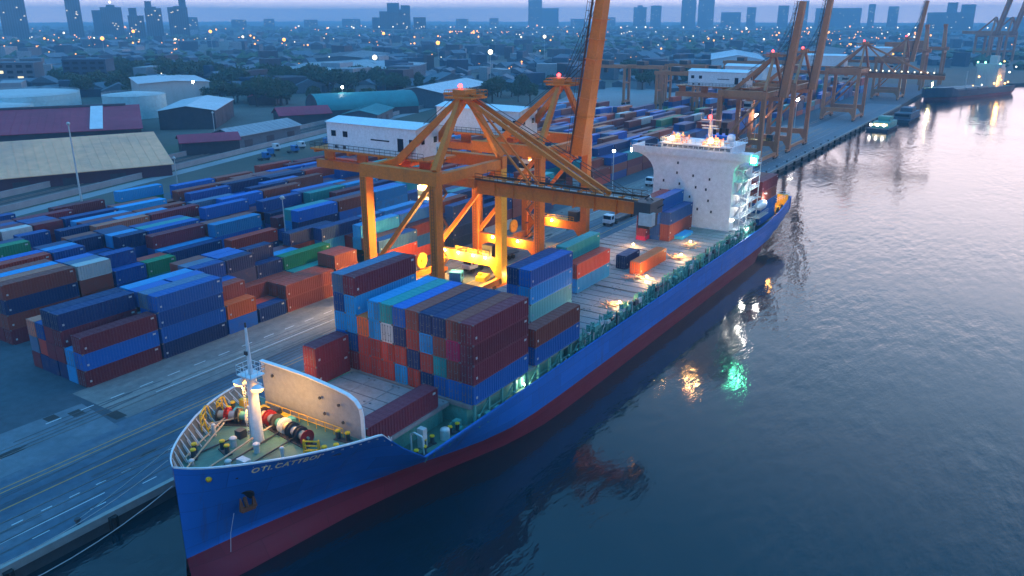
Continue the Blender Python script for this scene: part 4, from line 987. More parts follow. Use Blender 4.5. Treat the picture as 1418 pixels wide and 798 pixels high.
    g = MB(); g.ball((ax-.9,0,az+2.0),.42,8); g.tube((ax-.9,0,az+1.5),(ax-.9,0,az+1.8),.08,5); part('beacon', g, M['lamp_red'], apx)
    # boom
    hx, hz = -83.2, G0-.1
    if boom == 'down': d = Vector((1,0,-.008)).normalized()
    else: d = Vector((btilt,0,blen)).normalized()
    n = Vector((0,1,0)).cross(d) * -1
    if boom == 'down' : n = Vector((0,0,1))
    def P(u, v, wv): return Vector((hx,0,hz)) + d*u + Vector((0,v,0)) + n*wv
    b = MB(); b.beam(P(0,0,-1.25), P(blen,0,-1.15), 3.0 if boom == 'down' else 3.6, 2.5, w2=2.6, h2=1.9, up=n)
    if near:
        for k in range(1, 8):
            u = blen*k/8; b.beam(P(u-.07,0,-1.2),P(u+.07,0,-1.2),3.3 if boom=='down' else 3.7,2.6,up=n)
    bo_ = part('boom', b)
    g = MB()
    g.path([P(0,-1.9,.25),P(blen,-1.9,.25)],.12,4); g.path([P(0,1.9,.25),P(blen,1.9,.25)],.12,4)
    for s in (-1.9, 1.9):
        for k in range(int(blen/1.6)+1):
            u = min(blen, k*1.6); g.tube(P(u,s,.1),P(u,s,1.2),.05,4); 
        g.tube(P(0,s,1.2),P(blen,s,1.2),.05,4); g.tube(P(0,s,.65),P(blen,s,.65),.04,4)
        g.beam(P(0,s*.95,.1),P(blen,s*.95,.1),.6,.06,up=n)
    part('walkway', g, M['rust'], bo_)
    if boom == 'down':
        g = MB()
        for k in range(11):
            g = MB(); u = 4+2.5*k; g.beam(P(u,-1.5,.25),P(u+1.3,-1.5,.25),.5,.4); part('cable_trolley', g, M['offwhite'], bo_)
        for s in (-1, 1):
            g = MB(); g.beam((ax+.6,s*1.1,az+.2), P(blen*.80,s*1.2,.1), .5,.7); part('forestay', g)
            g = MB(); g.beam((ax+.6,s*1.1,az+.2), P(blen*.36,s*1.2,.1), .28,.34); part('forestay', g)
        if near:      # trolley, cab and spreader cluster at the boom tip
            g = MB(); c = P(blen+.2,0,-1.2)
            g.box(c.x-.6,c.x+2.2,-2.4,2.4,c.z-.7,c.z+1.4,0); g.box(c.x-.2,c.x+1.8,-1.6,1.6,c.z-2.9,c.z-.7,0); g.box(c.x+.4,c.x+2.6,-2.6,-1.2,c.z-2.2,c.z-.2,2)
            for i in range(18): 
                q = Vector((c.x+rnd.uniform(-.8,2.4), rnd.uniform(-2.4,2.4), c.z+rnd.uniform(-.5,1.9))); g.beam(q, q+Vector((rnd.uniform(-1,1),rnd.uniform(-1,1),rnd.uniform(-.6,.9))),.18,.18,rnd.choice((0,0,1,2)))
            tr = part('trolley', g, [M['steel_dark'], M['red'], M['offwhite']])
            g = MB(); g.box(c.x+.4,c.x+.8,-.2,.2,c.z-3.25,c.z-2.95); part('lamp', g, M['lamp_orange'], tr)
        if not near:
            for k in range(11): 
                g = MB(); g.ball(P(3*k+1,-1.9,1.3),.34,6); part('lamp', g, M['city_white'], bo_)
    else:
        g = MB(); mid = P(blen*.5,0,0)
        for s in (-1, 1): g.tube((ax+.4,s*1.1,az+.4),P(blen*.62,s*1.2,0),.10,5); g.tube((ax+.4,s*.6,az+.8),P(blen*.8,s*.6,0),.07,5)
        part('forestay', g, M['steel_dark'])
    if near:
        g = MB()
        for s in (-.7, .7):
            g.tube((-97,s,G1+5.2),(ax-.3,s,az+1.2),.06,4); tip = P(blen*.97,s,.3); g.tube((ax+.3,s,az+1.2),tip,.06,4)
        part('hoist_rope', g, M['steel_dark'])
        for x, sg in ((XL,-1),(XS,-1)):
            g = MB(); yy = -half-1.05
            for o_ in (-.28,.28): g.tube((x+o_,yy,1.6),(x+o_,yy,G0),.04,4)
            for k in range(36): g.tube((x-.28,yy,2+.62*k),(x+.28,yy,2+.62*k),.03,4)
            part('ladder', g, M['rust'])
    # operator cab, sign board, stairs
    g = MB(); g.box(-95.2,-92.6,-3.4,-1.2,G0-4.6,G0-2.1,0); g.box(-95.25,-92.55,-3.43,-1.17,G0-4.0,G0-2.9,1); g.box(-94.6,-93.2,-2.9,-1.6,G0-2.1,G0-1.55,2); part('operator_cab', g, [M['offwhite'], M['glass'], m])
    if near:
        g = MB(); yb = -half+1.4
        for k in range(7):
            za = 1.4+3.4*k; xa, xb = (XL+1.2, XL+4.0) if k % 2 == 0 else (XL+4.0, XL+1.2)
            g.beam((xa,half-1.6,za),(xb,half-1.6,za+3.4),.7,.12); g.beam((xa,half-2,za+1),(xb,half-2,za+4.4),.05,.05); g.box(min(xa,xb)-.5,min(xa,xb)+.2,half-2,half-1,za-.03,za+.03)
        part('stairs', g, M['rust'])
        g = MB(); g.box(-96,-88,half-1.2,half+1.1,6.62,6.75,0); g.rail([(-96,half-1.2,6.75),(-88,half-1.2,6.75)],1.0,1.0,.05); g.box(-89.6,-87.2,half-1.1,half+.9,6.76,9.0,1); part('electric_platform', g, [M['crane_yellow_and_lit'], M['steel_dark']])
        g = MB(); g.tube((XL-1.3,half-4,4.2),(XL-.9,half-4,4.2),1.6,18); g.tube((XL-1.5,half-4,4.2),(XL-.7,half-4,4.2),.4,10); part('cable_reel', g, M['crane_yellow_and_lit'])
    return t
STEP = sts_crane
c1 = sts_crane(116.3, 10.0, 'orange quay crane with its boom lowered over the ship', 'down', lit=True, blen=31.5)
# white sign board with lettering on the first crane
sb = MB(); sb.box(-88.2,-86.3,-6.38,-6.30,28.4,30.9); sb.beam((-87.2,-6.2,26.8),(-87.2,-6.2,29.5),.2); sbo = sb.build('sign_board', M['white'], c1)
cu = bpy.data.curves.new('tmp', 'FONT'); cu.body = 'UB'; cu.size = 1.35; cu.extrude = .01; ob = bpy.data.objects.new('tmp', cu); COL.objects.link(ob)
me = bpy.data.meshes.new_from_object(ob.evaluated_get(bpy.context.evaluated_depsgraph_get())); bpy.data.objects.remove(ob); bpy.data.curves.remove(cu)
me.materials.clear(); me.materials.append(M['glass']); o = bpy.data.objects.new('lettering', me); COL.objects.link(o); o.parent = sbo; o.location = (-88.1,-6.40,29.4); o.rotation_euler = (R(90),0,0)
# portal lamps
for k, x in enumerate((-99.4,-95.9,-92.2,-89.2)):
    g = MB(); g.ball((x,9.55,6.2),.36,8,1); g.box(x-.2,x+.2,9.7,9.96,6.0,6.5,0); g.build('lamp', [M['steel_dark'], M['lamp_warm']], c1)
    lamp_light('POINT', (x,124.4,6.1), 3700, (1,.54,.12), .3)
lamp_light('POINT', (-84.0,127.8,2.6), 700, (1,.62,.25), .3); lamp_light('POINT', (-103.9,123.9,8.5), 3500, (1,.58,.16), .3)
lamp_light('SPOT', (-93.5,112,24), 32000, (1,.58,.18), .5, (-96,112,0), 120, .8)
lamp_light('SPOT', (-95,108,24), 9000, (1,.64,.30), .6, (-104,92,0), 95, .9)
c2 = sts_crane(150.7, 10.1, 'orange quay crane with its boom raised, standing behind the lowered one', 'up')
lamp_light('SPOT', (-93,149,24), 22000, (1,.60,.2), .5, (-95,149,0), 120, .8)
for x, y in ((-97,-10.1),(-90.5,-10.1),(-94,10.1)):
    g = MB(); g.ball((x,y-1.05,6.2),.30,8,1); g.box(x-.2,x+.2,y-.8,y-.64,6.0,6.5,0); g.build('lamp', [M['steel_dark'], M['lamp_warm']], c2)
    lamp_light('POINT', (x,150.7+y-1.6,6.1), 1700, (1,.54,.12), .3)
c3 = sts_crane(303.9, 10.9, 'raised boom quay crane beyond the white bridge tower, nearer of the pair', 'up', 'crane_far', True, 3.4, 33)
c4 = sts_crane(344.9, 13, 'raised boom quay crane beyond the white bridge tower, farther of the pair', 'up', 'crane_far', False, 3.2, 35)
c5 = sts_crane(466, 11, 'hazy quay crane with a string of white lamps along its lowered boom', 'down', 'crane_far', False, blen=36)
c6 = sts_crane(602, 11, 'hazy quay crane with raised boom next to the second ship', 'up', 'crane_far', False, 4, 38)
def far_boom_crane(x, y, label):
    t = thing('quay_crane', label, 'crane', (x, y, 0), R(-30), 'ship to shore cranes along the quay')
    b = MB()
    for sx in (-9, 9):
        for sy in (-9, 9): b.beam((sx,sy,0),(sx,sy,34),2.2)
        b.beam((sx,-9,30),(sx,9,30),2)
    for sy in (-9, 9): b.beam((-9,sy,12),(9,sy,12),2); b.beam((-9,sy,32),(9,sy,32),2.4)
    b.build('frame', M['crane_far'], t)
    b = MB(); b.beam((-34,0,34),(10,0,34),4,3.4); b.beam((9,-9,33),(6,0,52),2); b.beam((9,9,33),(6,0,52),2); b.beam((6,0,52),(-14,0,35),1.6); b.build('girder', M['crane_far'], t)
    b = MB(); b.beam((10,-2,33),(20,-2,74),2.4,3.2); b.beam((10,2,33),(20,2,74),2.4,3.2); b.build('boom', M['crane_far'], t)
far_boom_crane(-80, 1180, 'faint crane with raised boom beyond the second ship, left of two')
far_boom_crane(-64, 1205, 'faint crane with raised boom beyond the second ship, right of two')
def post_crane(x, y, label):
    t = thing('quay_crane', label, 'crane', (x, y, 0), 0, 'ship to shore cranes along the quay')
    b = MB()
    for sx in (-7, 7):
        for sy in (-8, 8): b.beam((sx,sy,0),(sx,sy,27),1.6)
        b.beam((sx,-8,26),(sx,8,26),1.5)
    b.build('frame', M['crane_far'], t)
    b = MB(); b.box(-30,10,-2,2,27,29.5); b.box(-22,-8,-3,3,29.5,34); b.build('girder', M['crane_far'], t)
    b = MB(); b.beam((6,-5,28),(5,0,46),2.2); b.beam((6,5,28),(5,0,46),2.2); b.beam((5,-3.4,46),(5,3.4,46),2.6,1.6); b.build('a_frame', M['crane_far'], t)
post_crane(-92, 690, 'squat hazy crane with a blunt tower behind the second ship bow, left of two')
post_crane(-86, 745, 'squat hazy crane with a blunt tower behind the second ship bow, right of two')

# ------------------------------------------------------------------ yard gantries
def rtg(x, y, label, mat='crane_far', span=24, hh=22):
    t = thing('yard_gantry', label, 'gantry crane', (x, y, 0), 0, 'gantry cranes in the far yard')
    for sx in (-span/2, span/2):
        for sy in (-3.5, 3.5):
            b = MB(); b.beam((sx,sy,1.4),(sx,sy,hh),1.3); b.tube((sx-.4,sy-1.3,.7),(sx+.4,sy-1.3,.7),.7,8,mi=1); b.tube((sx-.4,sy+1.3,.7),(sx+.4,sy+1.3,.7),.7,8,mi=1); b.build('leg', [M[mat], M['black']], t)
        b = MB(); b.beam((sx,-5,1.9),(sx,5,1.9),1,1.2); b.beam((sx,-4,hh*.6),(sx,4,hh*.6),.8); b.build('sill_beam', M[mat], t)
    for sy in (-3.5, 3.5): b = MB(); b.beam((-span/2-1.5,sy,hh+.8),(span/2+1.5,sy,hh+.8),1.2,1.9); b.build('top_beam', M[mat], t)
    b = MB(); b.box(-4,1,-3.4,3.4,hh+1.76,hh+4.2); b.box(-3,-1,-2,0,hh-3,hh-.3); b.build('trolley', M['steel_dark'], t)
for i, (x, y) in enumerate(((-236,470),(-214,474),(-196,498),(-173,430),(-160,452),(-180,560),(-150,575))):
    rtg(x, y, f'rust coloured yard gantry crane in the hazy yard, {ORD[i]} from the left')

# ------------------------------------------------------------------ vehicles
def truck(x, y, rz, c, label, trailer=True, box=None, grp='trucks on the quay and yard'):
    t = thing('terminal_truck', label, 'truck', (x, y, .02), rz, grp)
    b = MB(); b.box(-1.2,1.2,0,2.1,.9,2.9); b.box(-1.15,1.15,2.1,2.6,.9,1.7); b.build('cab', c, t)
    g = MB(); g.box(-1.05,1.05,2.1,2.16,1.85,2.75); g.box(-1.24,-1.2,.7,1.7,1.8,2.6); g.box(1.2,1.24,.7,1.7,1.8,2.6); g.build('windscreen', M['glass'], t)
    b = MB(); b.box(-.5,.5,-2.4,2.2,.6,.9)
    if trailer: b.box(-1.2,1.2,-14.4,-1.6,1.15,1.4); b.box(-.3,.3,-14,-1.7,.75,1.15)
    b.build('chassis', M['steel_dark'], t)
    for yy in ((1.5,-1.4) + ((-11,-12.4) if trailer else ())):
        for s in (-1, 1): b = MB(); b.tube((s*.75,yy,.5),(s*1.2,yy,.5),.5,12); b.build('wheel', M['black'], t)
    for s in (-.8, .8): b = MB(); b.box(s-.16,s+.16,2.6,2.66,1.05,1.3); b.build('headlight', M['lamp_white'] if box else M['white'], t)
truck(-94.5,122.5,R(20),M['cyan_tarp'],'blue terminal truck with bare trailer under the lit crane portal')
truck(-97.8,133.5,R(175),M['white'],'white terminal truck heading away behind the lit crane portal')
truck(-106.5,118.5,R(180),M['yellow'],'yellow terminal truck beside the crane leg next to the yard stacks')
truck(-91.5,186,R(180),M['white'],'white terminal truck on the empty apron behind the raised boom crane')
truck(-104,240,R(180),M['white'],'white terminal truck far along the apron, left of the bridge tower')
truck(-248,204,R(-10),M['cyan_tarp'],'blue truck parked among lit vehicles at the railway, nearest one',False,1)
truck(-253,212,R(60),M['cyan_tarp'],'blue truck parked among lit vehicles at the railway, turned sideways',False,1)
truck(-252,222,R(-12),M['cyan_tarp'],'blue truck parked among lit vehicles at the railway, third along',False,1)
truck(-258,231,R(-15),M['white'],'white truck parked among blue lit vehicles at the railway',False,1)
truck(-256,244,R(20),M['cyan_tarp'],'blue truck parked at the railway, farthest of the lit vehicles',False,1)
truck(-199,133,R(-8),M['white'],'white truck behind the last yard stacks, left of two',False)
truck(-195,134.5,R(-8),M['white'],'white truck behind the last yard stacks, right of two',False)
truck(-262,221,R(-15),M['white'],'small white truck on the road beside the long silver shed',False)
def heap(x, y, label):
    b = MB()
    for k in range(9): b.box(x+rnd.uniform(-2,2)-.6,x+rnd.uniform(-2,2)+.8,y+rnd.uniform(-2,2)-.5,y+rnd.uniform(-2,2)+.6,.02,rnd.uniform(.4,1.6))
    return b
b = MB()
for k in range(7):
    for j in range(2): b.tube((-82.5+.0,128.2+1.1*k,.55+.9*j),(-80.2,128.2+1.1*k,.55+.9*j),.45,10)
tag(b.build('cargo_bags', M['roof_tan']), 'stack of pale cargo sacks lit orange at the foot of the quay crane', 'cargo')
b = MB(); b.box(-82.0,-81.0,93,96,.02,1.2); 
# spreader parked on the apron
sp = thing('spreader', 'dark steel container spreader lying on the apron beneath the crane', 'spreader', (-90.8,127,.02), R(12))
b = MB(); b.box(-1.2,1.2,-6,6,.5,.9); b.box(-1.3,1.3,-6.1,-5.5,.1,.9); b.box(-1.3,1.3,5.5,6.1,.1,.9); b.build('frame', M['steel_dark'], sp)
b = MB(); b.box(-1,1,-1.5,1.5,.9,1.9); b.tube((-.6,0,1.9),(-.6,0,2.3),.5,10); b.build('headblock', M['yellow'], sp)

# ------------------------------------------------------------------ sheds, tanks and houses on the land side
def shed(nm, label, cx, cy, ln, wd, rz, eh, rh, roofm, wallm, extra=None, cat='warehouse', strips=True):
    t = thing(nm, label, cat, (cx, cy, 0), R(rz)); a, b = ln/2, wd/2
    m_ = MB(); m_.add([(-a,-b,0),(a,-b,0),(a,b,0),(-a,b,0),(-a,-b,eh),(a,-b,eh),(a,b,eh),(-a,b,eh),(-a,0,rh),(a,0,rh)],
        [(0,1,5,4),(2,3,7,6),(1,2,6,9,5),(3,0,4,8,7)]); m_.build('wall', wallm, t)
    m_ = MB(); o = .8
    e = eh - (rh-eh)/b*o
    m_.add([(-a-o,-b-o,e),(a+o,-b-o,e),(a+o,0,rh+.12),(-a-o,0,rh+.12),(a+o,b+o,e),(-a-o,b+o,e),
            (-a-o,-b-o,e+.25),(a+o,-b-o,e+.25),(a+o,0,rh+.37),(-a-o,0,rh+.37),(a+o,b+o,e+.25),(-a-o,b+o,e+.25)],
           [(6,7,8,9),(9,8,10,11),(0,1,7,6),(4,5,11,10),(1,2,8,7),(2,4,10,8),(0,6,9,3),(3,9,11,5),(0,3,2,1),(3,5,4,2)])
    if strips:
        n = int(ln/3)
        for k in range(1, n):
            x = -a+ln*k/n; m_.beam((x,-b-o,e+.27),(x,0,rh+.39),.14,.12); m_.beam((x,b+o,e+.27),(x,0,rh+.39),.14,.12)
    ro = m_.build('roof', roofm, t)
    for k in range(int(ln/14)):
        m_ = MB(); x = -a+7+14*k; m_.box(x-2.4,x+2.4,-b-.08,-b-.004,0,min(4.6,eh*.6)); m_.build('door', M['wall_dark'], t)
    return t, ro
t, ro = shed('warehouse', 'long maroon roofed warehouse with a pale strip across the roof', -390, 167.7, 130, 80, 58, 7, 13, M['roof_maroon'], M['wall_dark'])
m_ = MB(); 
for s in (1,): m_.beam((48,-39,7.6),(48,-1,13.6),5,.16); 
m_.build('roof_light', M['roof_white'], ro)
m_ = MB(); m_.box(-60,60,-1.6,1.6,13.2,14.0); m_.build('ridge_vent', M['hull_blue'] if False else M['wall_dark'], ro)
t, ro = shed('warehouse', 'wide tan roofed warehouse nearest the railway at the left edge', -309, 110, 150, 64, 66, 4, 11, M['roof_tan'], M['wall_maroon'])
m_ = MB(); m_.box(8,22,-19,-12,8.0,8.9); m_.build('roof_opening', M['glass'], ro)
shed('lean_to_shed', 'small maroon lean-to roof at the end of the tan warehouse', -283, 206, 22, 14, 60, 5, 7, M['roof_maroon'], M['wall_dark'])
shed('store_building', 'pale block building with white roof behind the cyan tanks', -476, 322, 62, 40, 152, 14, 15, M['roof_white'], M['offwhite'])
shed('store_building', 'small building with bright white roof and dark walls', -368, 264, 56, 26, 133, 9, 11, M['roof_white'], M['wall_dark'])
shed('warehouse', 'long low silver shed beside the railway', -290, 236, 42, 15, 100, 5, 7.5, M['roof_grey'], M['wall_grey'])
shed('warehouse', 'dull maroon roofed shed below the teal vaulted hall', -323, 293, 26, 15, 62, 5, 8, M['roof_maroon'], M['wall_dark'])
shed('warehouse', 'big flat pale grey roof hall among trees at far left centre', -545, 545, 190, 120, 118, 8, 11, M['roof_pale'], M['wall_grey'])
shed('warehouse', 'pale grey hall left of the teal vaulted hall, partly behind trees', -700, 720, 150, 70, 125, 9, 12, M['roof_grey'], M['wall_grey'])
shed('shed', 'small teal roofed shed near the crane house', -300, 318, 34, 18, 118, 5, 7, M['roof_teal'], M['wall_grey'])
shed('warehouse', 'white hall behind the machinery houses with lit windows', -330, 420, 80, 34, 105, 9, 12, M['roof_white'], M['wall_grey'])
shed('warehouse', 'large pale blue terminal shed beyond the far yard', -262, 790, 130, 46, 110, 16, 20, M['house_white'], M['house_white'])
shed('warehouse', 'long grey transit shed behind the far quay cranes', -240, 1000, 210, 60, 100, 14, 18, M['roof_grey'], M['wall_grey'])
shed('shed', 'small maroon shed cluster beside the trees, nearer one', -420, 352, 30, 16, 130, 5, 7, M['roof_maroon'], M['wall_dark'])
shed('shed', 'small maroon shed cluster beside the trees, farther one', -452, 380, 36, 16, 130, 5, 7, M['roof_maroon'], M['wall_dark'])
def vault(label, cx, cy, ln, wd, rz, h):
    t = thing('vaulted_hall', label, 'warehouse', (cx, cy, 0), R(rz)); m_ = MB(); n = 14; vs = []
    for i in range(n+1):
        a = math.pi*i/n; vs += [(-ln/2, -wd/2*math.cos(a), 4+h*math.sin(a)), (ln/2, -wd/2*math.cos(a), 4+h*math.sin(a))]
    m_.add(vs, [(2*i, 2*i+1, 2*i+3, 2*i+2) for i in range(n)], 0, True); m_.build('roof', M['roof_teal'], t)
    w_ = MB(); w_.box(-ln/2+.2,ln/2-.2,-wd/2+.2,wd/2-.2,0,4)
    for s in (-1, 1): w_.add([(s*(ln/2-.2), vs[2*i][1]*.99, vs[2*i][2]-.1) for i in range(n+1)], [tuple(range(n+1)) if s > 0 else tuple(range(n, -1, -1))])
    w_.build('wall', M['wall_dark'], t)
vault('long teal vaulted roof hall with dark end wall', -326, 341, 58, 26, 62, 8)
def tank(label, x, y, r, h):
    t = thing('storage_tank', label, 'storage tank', (x, y, 0), 0, 'storage tanks'); m_ = MB(); m_.tube((0,0,0),(0,0,h),r,40,cap=False)
    for z in (h*.33,h*.66,h-.2): m_.tube((0,0,z),(0,0,z+.25),r+.12,40)
    m_.build('shell', M['tank_cyan'], t); m_ = MB(); m_.tube((0,0,h+.06),(0,0,h+1.6),r,40,.5); m_.build('roof', M['offwhite'], t)
    m_ = MB(); m_.rail([(r*math.cos(TAU*i/24), r*math.sin(TAU*i/24), h) for i in range(25)],1.1,2.5,.07); m_.build('rail', M['offwhite'], t)
tank('broad low pale cyan tank cut by the left edge', -522, 250, 34, 8.5); tank('pale cyan tank before the pale block building', -420, 262, 16, 12)
tank('flat cyan tank behind the maroon roof, lowest of the three', -492, 226, 16, 5)
def flats(label, cx, cy, ln, wd, h, rz, mat, fl, bays):
    t = thing('apartment_block', label, 'building', (cx, cy, 0), R(rz)); m_ = MB(); m_.box(-ln/2,ln/2,-wd/2,wd/2,0,h); m_.box(-ln/2-.3,ln/2+.3,-wd/2-.3,wd/2+.3,h,h+.8); m_.build('wall', mat, t)
    for i in range(bays):
        for k in range(fl):
            if rnd.random() < .9:
                m_ = MB(); x = -ln/2+ln*(i+.2)/bays; m_.box(x,x+ln/bays*.6,-wd/2-.12,-wd/2-.004,h*(k+.3)/fl,h*(k+.78)/fl); m_.build('window', M['lit_window'] if rnd.random() < .07 else M['glass'], t)
flats('blue grey apartment block at the left edge above the tanks, wider one', -650, 300, 60, 16, 20, 40, M['wall_grey'], 5, 9)
flats('blue grey apartment block above the tanks, right one with banded front', -600, 342, 30, 18, 22, 40, M['tower_blue'], 6, 5)

# railway corridor with parapet walls, boundary fences and lamp masts
dirv = Vector((-50,181,0)).normalized(); nrm = Vector((dirv.y,-dirv.x,0))
def along(p, t, off=0): q = Vector((p[0],p[1],0)) + dirv*t + nrm*off; return q
P0 = (-247,105)
m_ = MB(); q = [along(P0,-160,-9), along(P0,-160,7), along(P0,620,7), along(P0,620,-9)]; m_.add([(v.x,v.y,.02) for v in q], [(0,1,2,3)]); tag(m_.build('railway_bed', M['concrete_dk']), kind='structure')
m_ = MB()
for off in (-5.2,-3.7,-.8,.7,3.4,4.9): m_.beam(along(P0,-160,off)+Vector((0,0,.1)), along(P0,620,off)+Vector((0,0,.1)), .16, .16)
tag(m_.build('railway_tracks', M['rail_steel']), kind='structure')
for off, lab in ((7.6,'pale concrete wall along the yard side of the railway'),(-9.8,'pale concrete wall along the far side of the railway')):
    m_ = MB(); m_.beam(along(P0,-160,off)+Vector((0,0,.9)), along(P0,620,off)+Vector((0,0,.9)), .35, 1.8); m_.beam(along(P0,-160,off)+Vector((0,0,1.86)), along(P0,620,off)+Vector((0,0,1.86)), .55, .12); tag(m_.build('boundary_wall', M['roof_grey']), lab, 'wall')
m_ = MB(); q = [along(P0,-160,9.5), along(P0,-160,15), along(P0,620,15), along(P0,620,9.5)]; m_.add([(v.x,v.y,.03) for v in q], [(0,1,2,3)]); tag(m_.build('service_road', M['farroad']), kind='structure')
def lamp_mast(x, y, h, label, lampm='lamp_white', on=True, r=.18, grp='lamp masts', br=.5):
    t = thing('lamp_mast', label, 'lamp post', (x, y, 0), 0, grp); m_ = MB(); m_.tube((0,0,0),(0,0,h),r,8,r*.6); m_.beam((-.9,0,h),(.9,0,h),.16); m_.build('pole', M['offwhite'], t)
    m_ = MB(); m_.ball((0,0,h+.05),br,8); m_.build('lamp_head', M[lampm] if on else M['offwhite'], t)
lamp_mast(-224.7,119.6,24,'tall unlit mast before the tan warehouse at left', on=False, r=.3)
lamp_mast(-231.5,155,9,'short unlit mast at the railway right of the tan warehouse', on=False)
lamp_mast(-138,117.5,14,'slim white mast rising among the yard containers left of the crane', on=False, r=.14)
lamp_mast(-300,222,13,'slim mast behind the long silver shed', on=False)
lamp_mast(-420,300,16,'mast with a lit white lamp beside the pale tanks', br=.6)
lamp_mast(-330,330,15,'mast with a lit white lamp by the maroon shed', br=.6)
lamp_mast(-99,330,14,'mast with a white lamp on the quay between crane pairs', br=.8)
lamp_mast(-104,410,14,'mast with a white lamp on the quay before the hazy crane', br=.9)
lamp_mast(-112,228,12,'mast with a white lamp at the corner of the second yard', br=.4)
for i, (px, py, dd) in enumerate(((516,60,0),(604,55,0),(150,57,0),(380,52,1),(30,62,0),(230,62,0),(291,57,0),(705,77,0),(887,95,0))):
    pass
for i, (x, y, c) in enumerate(((-985,870,'city_warm'),(-1010,1120,'city_warm'),(-1290,820,'city_warm'),(-1190,960,'city_white'),(-1080,640,'city_warm'),(-1170,880,'city_warm'),(-690,870,'city_warm'),(-390,560,'city_white'),(-520,860,'city_white'),(-480,520,'city_white'))):
    lamp_mast(x, y, 20+(i%3)*5, 'tall lamp mast with an orange glow in the far town' if c == 'city_warm' else 'tall lamp mast with a white glow in the far town', c, True, .3, 'lamp masts in the far town', 2.6 if c == 'city_warm' else 2.0)

# ------------------------------------------------------------------ trees
def tree_meshes(seed):
    r_ = random.Random(seed); tm = MB(); h = 3.2
    tm.tube((0,0,0),(.1,0,h),.28,7,.18)
    limbs = []
    for k in range(6):
        a = TAU*k/6+r_.random(); e = Vector((math.cos(a)*r_.uniform(1.4,2.6), math.sin(a)*r_.uniform(1.4,2.6), h+r_.uniform(1.2,3.4))); tm.tube((.1,0,h-.4),e,.13,5,.05); limbs.append(e)
    cm = MB()
    for e in limbs + [Vector((0,0,h+3.6))]:
        R_ = r_.uniform(1.3,2.1)
        for i in range(130):
            d = Vector((r_.gauss(0,1),r_.gauss(0,1),r_.gauss(0,.75))).normalized()*R_*r_.random()**.35; c = e+d; s = r_.uniform(.22,.5)
            u = Vector((r_.gauss(0,1),r_.gauss(0,1),r_.gauss(0,1))).normalized(); v = u.cross(Vector((r_.gauss(0,1),r_.gauss(0,1),r_.gauss(0,1)))).normalized()
            cm.add([c-u*s-v*s*.5,c+u*s-v*s*.5,c+u*s+v*s*.5,c-u*s+v*s*.5], [(0,1,2,3)])
    return tm.mesh('trunk', M['bark']), cm.mesh('crown', M['leaf'])
TR = [tree_meshes(s) for s in (1,2,3,4)]
def tree(x, y, s, label, grp):
    t = thing('tree', label, 'tree', (x, y, 0), rnd.uniform(0,6), grp); a, b = rnd.choice(TR)
    t.scale = (s*rnd.uniform(.9,1.2), s*rnd.uniform(.9,1.2), s)
    for nm, me in (('trunk',a),('crown',b)): o = bpy.data.objects.new(nm, me); COL.objects.link(o); o.parent = t
TREEGROVES = [(-430,350,60,26,34,1.5),(-500,430,60,34,40,1.7),(-430,470,45,30,34,1.6),(-560,330,70,24,26,1.6),(-640,430,80,40,40,1.8),(-330,360,22,30,12,1.2),(-260,640,40,60,26,1.6),(-300,470,24,50,18,1.4)]
for gi, (cx, cy, sx, sy, n, sc) in enumerate(TREEGROVES):
    for i in range(n):
        tree(cx+rnd.gauss(0,sx*.5), cy+rnd.gauss(0,sy*.5), sc*rnd.uniform(.7,1.3), 'dark leafy tree in the dusky groves between sheds and far town', 'trees in the groves behind the sheds')
# far woodland: one uncounted mass
mb = MB()
for i in range(5200):
    d = rnd.uniform(650, 5200); a = R(33.4) + rnd.uniform(-.56,.62); x, y = -d*math.sin(a), d*math.cos(a)
    if x > -60 and y < 900: continue
    if math.sin(x*.006)+math.cos(y*.005+x*.002) < -.1: continue
    s = rnd.uniform(4,9)*(1+d/6000); ht = s*rnd.uniform(.7,1.1)
    vs = []; k = 6
    for j in range(k): t = TAU*j/k; vs.append((x+s*.6*math.cos(t)*rnd.uniform(.8,1.2), y+s*.6*math.sin(t)*rnd.uniform(.8,1.2), ht*.25))
    for j in range(k): t = TAU*(j+.5)/k; vs.append((x+s*math.cos(t)*rnd.uniform(.7,1.1), y+s*math.sin(t)*rnd.uniform(.7,1.1), ht*.7))
    vs.append((x,y,ht*rnd.uniform(1.0,1.3)))
    vs += [(x+s*.6*math.cos(TAU*j/k), y+s*.6*math.sin(TAU*j/k), -.1) for j in range(k)]
    fs = [(j,(j+1)%k,k+(j+1)%k,k+j) for j in range(k)] + [(k+j,k+(j+1)%k,2*k) for j in range(k)] + [(2*k+1+j,2*k+1+(j+1)%k,(j+1)%k,j) for j in range(k)]
    mb.add(vs, fs)
tag(mb.build('far_woodland', M['leaf']), 'dark tree belts spread through the far town under blue haze', 'woodland', kind='stuff')
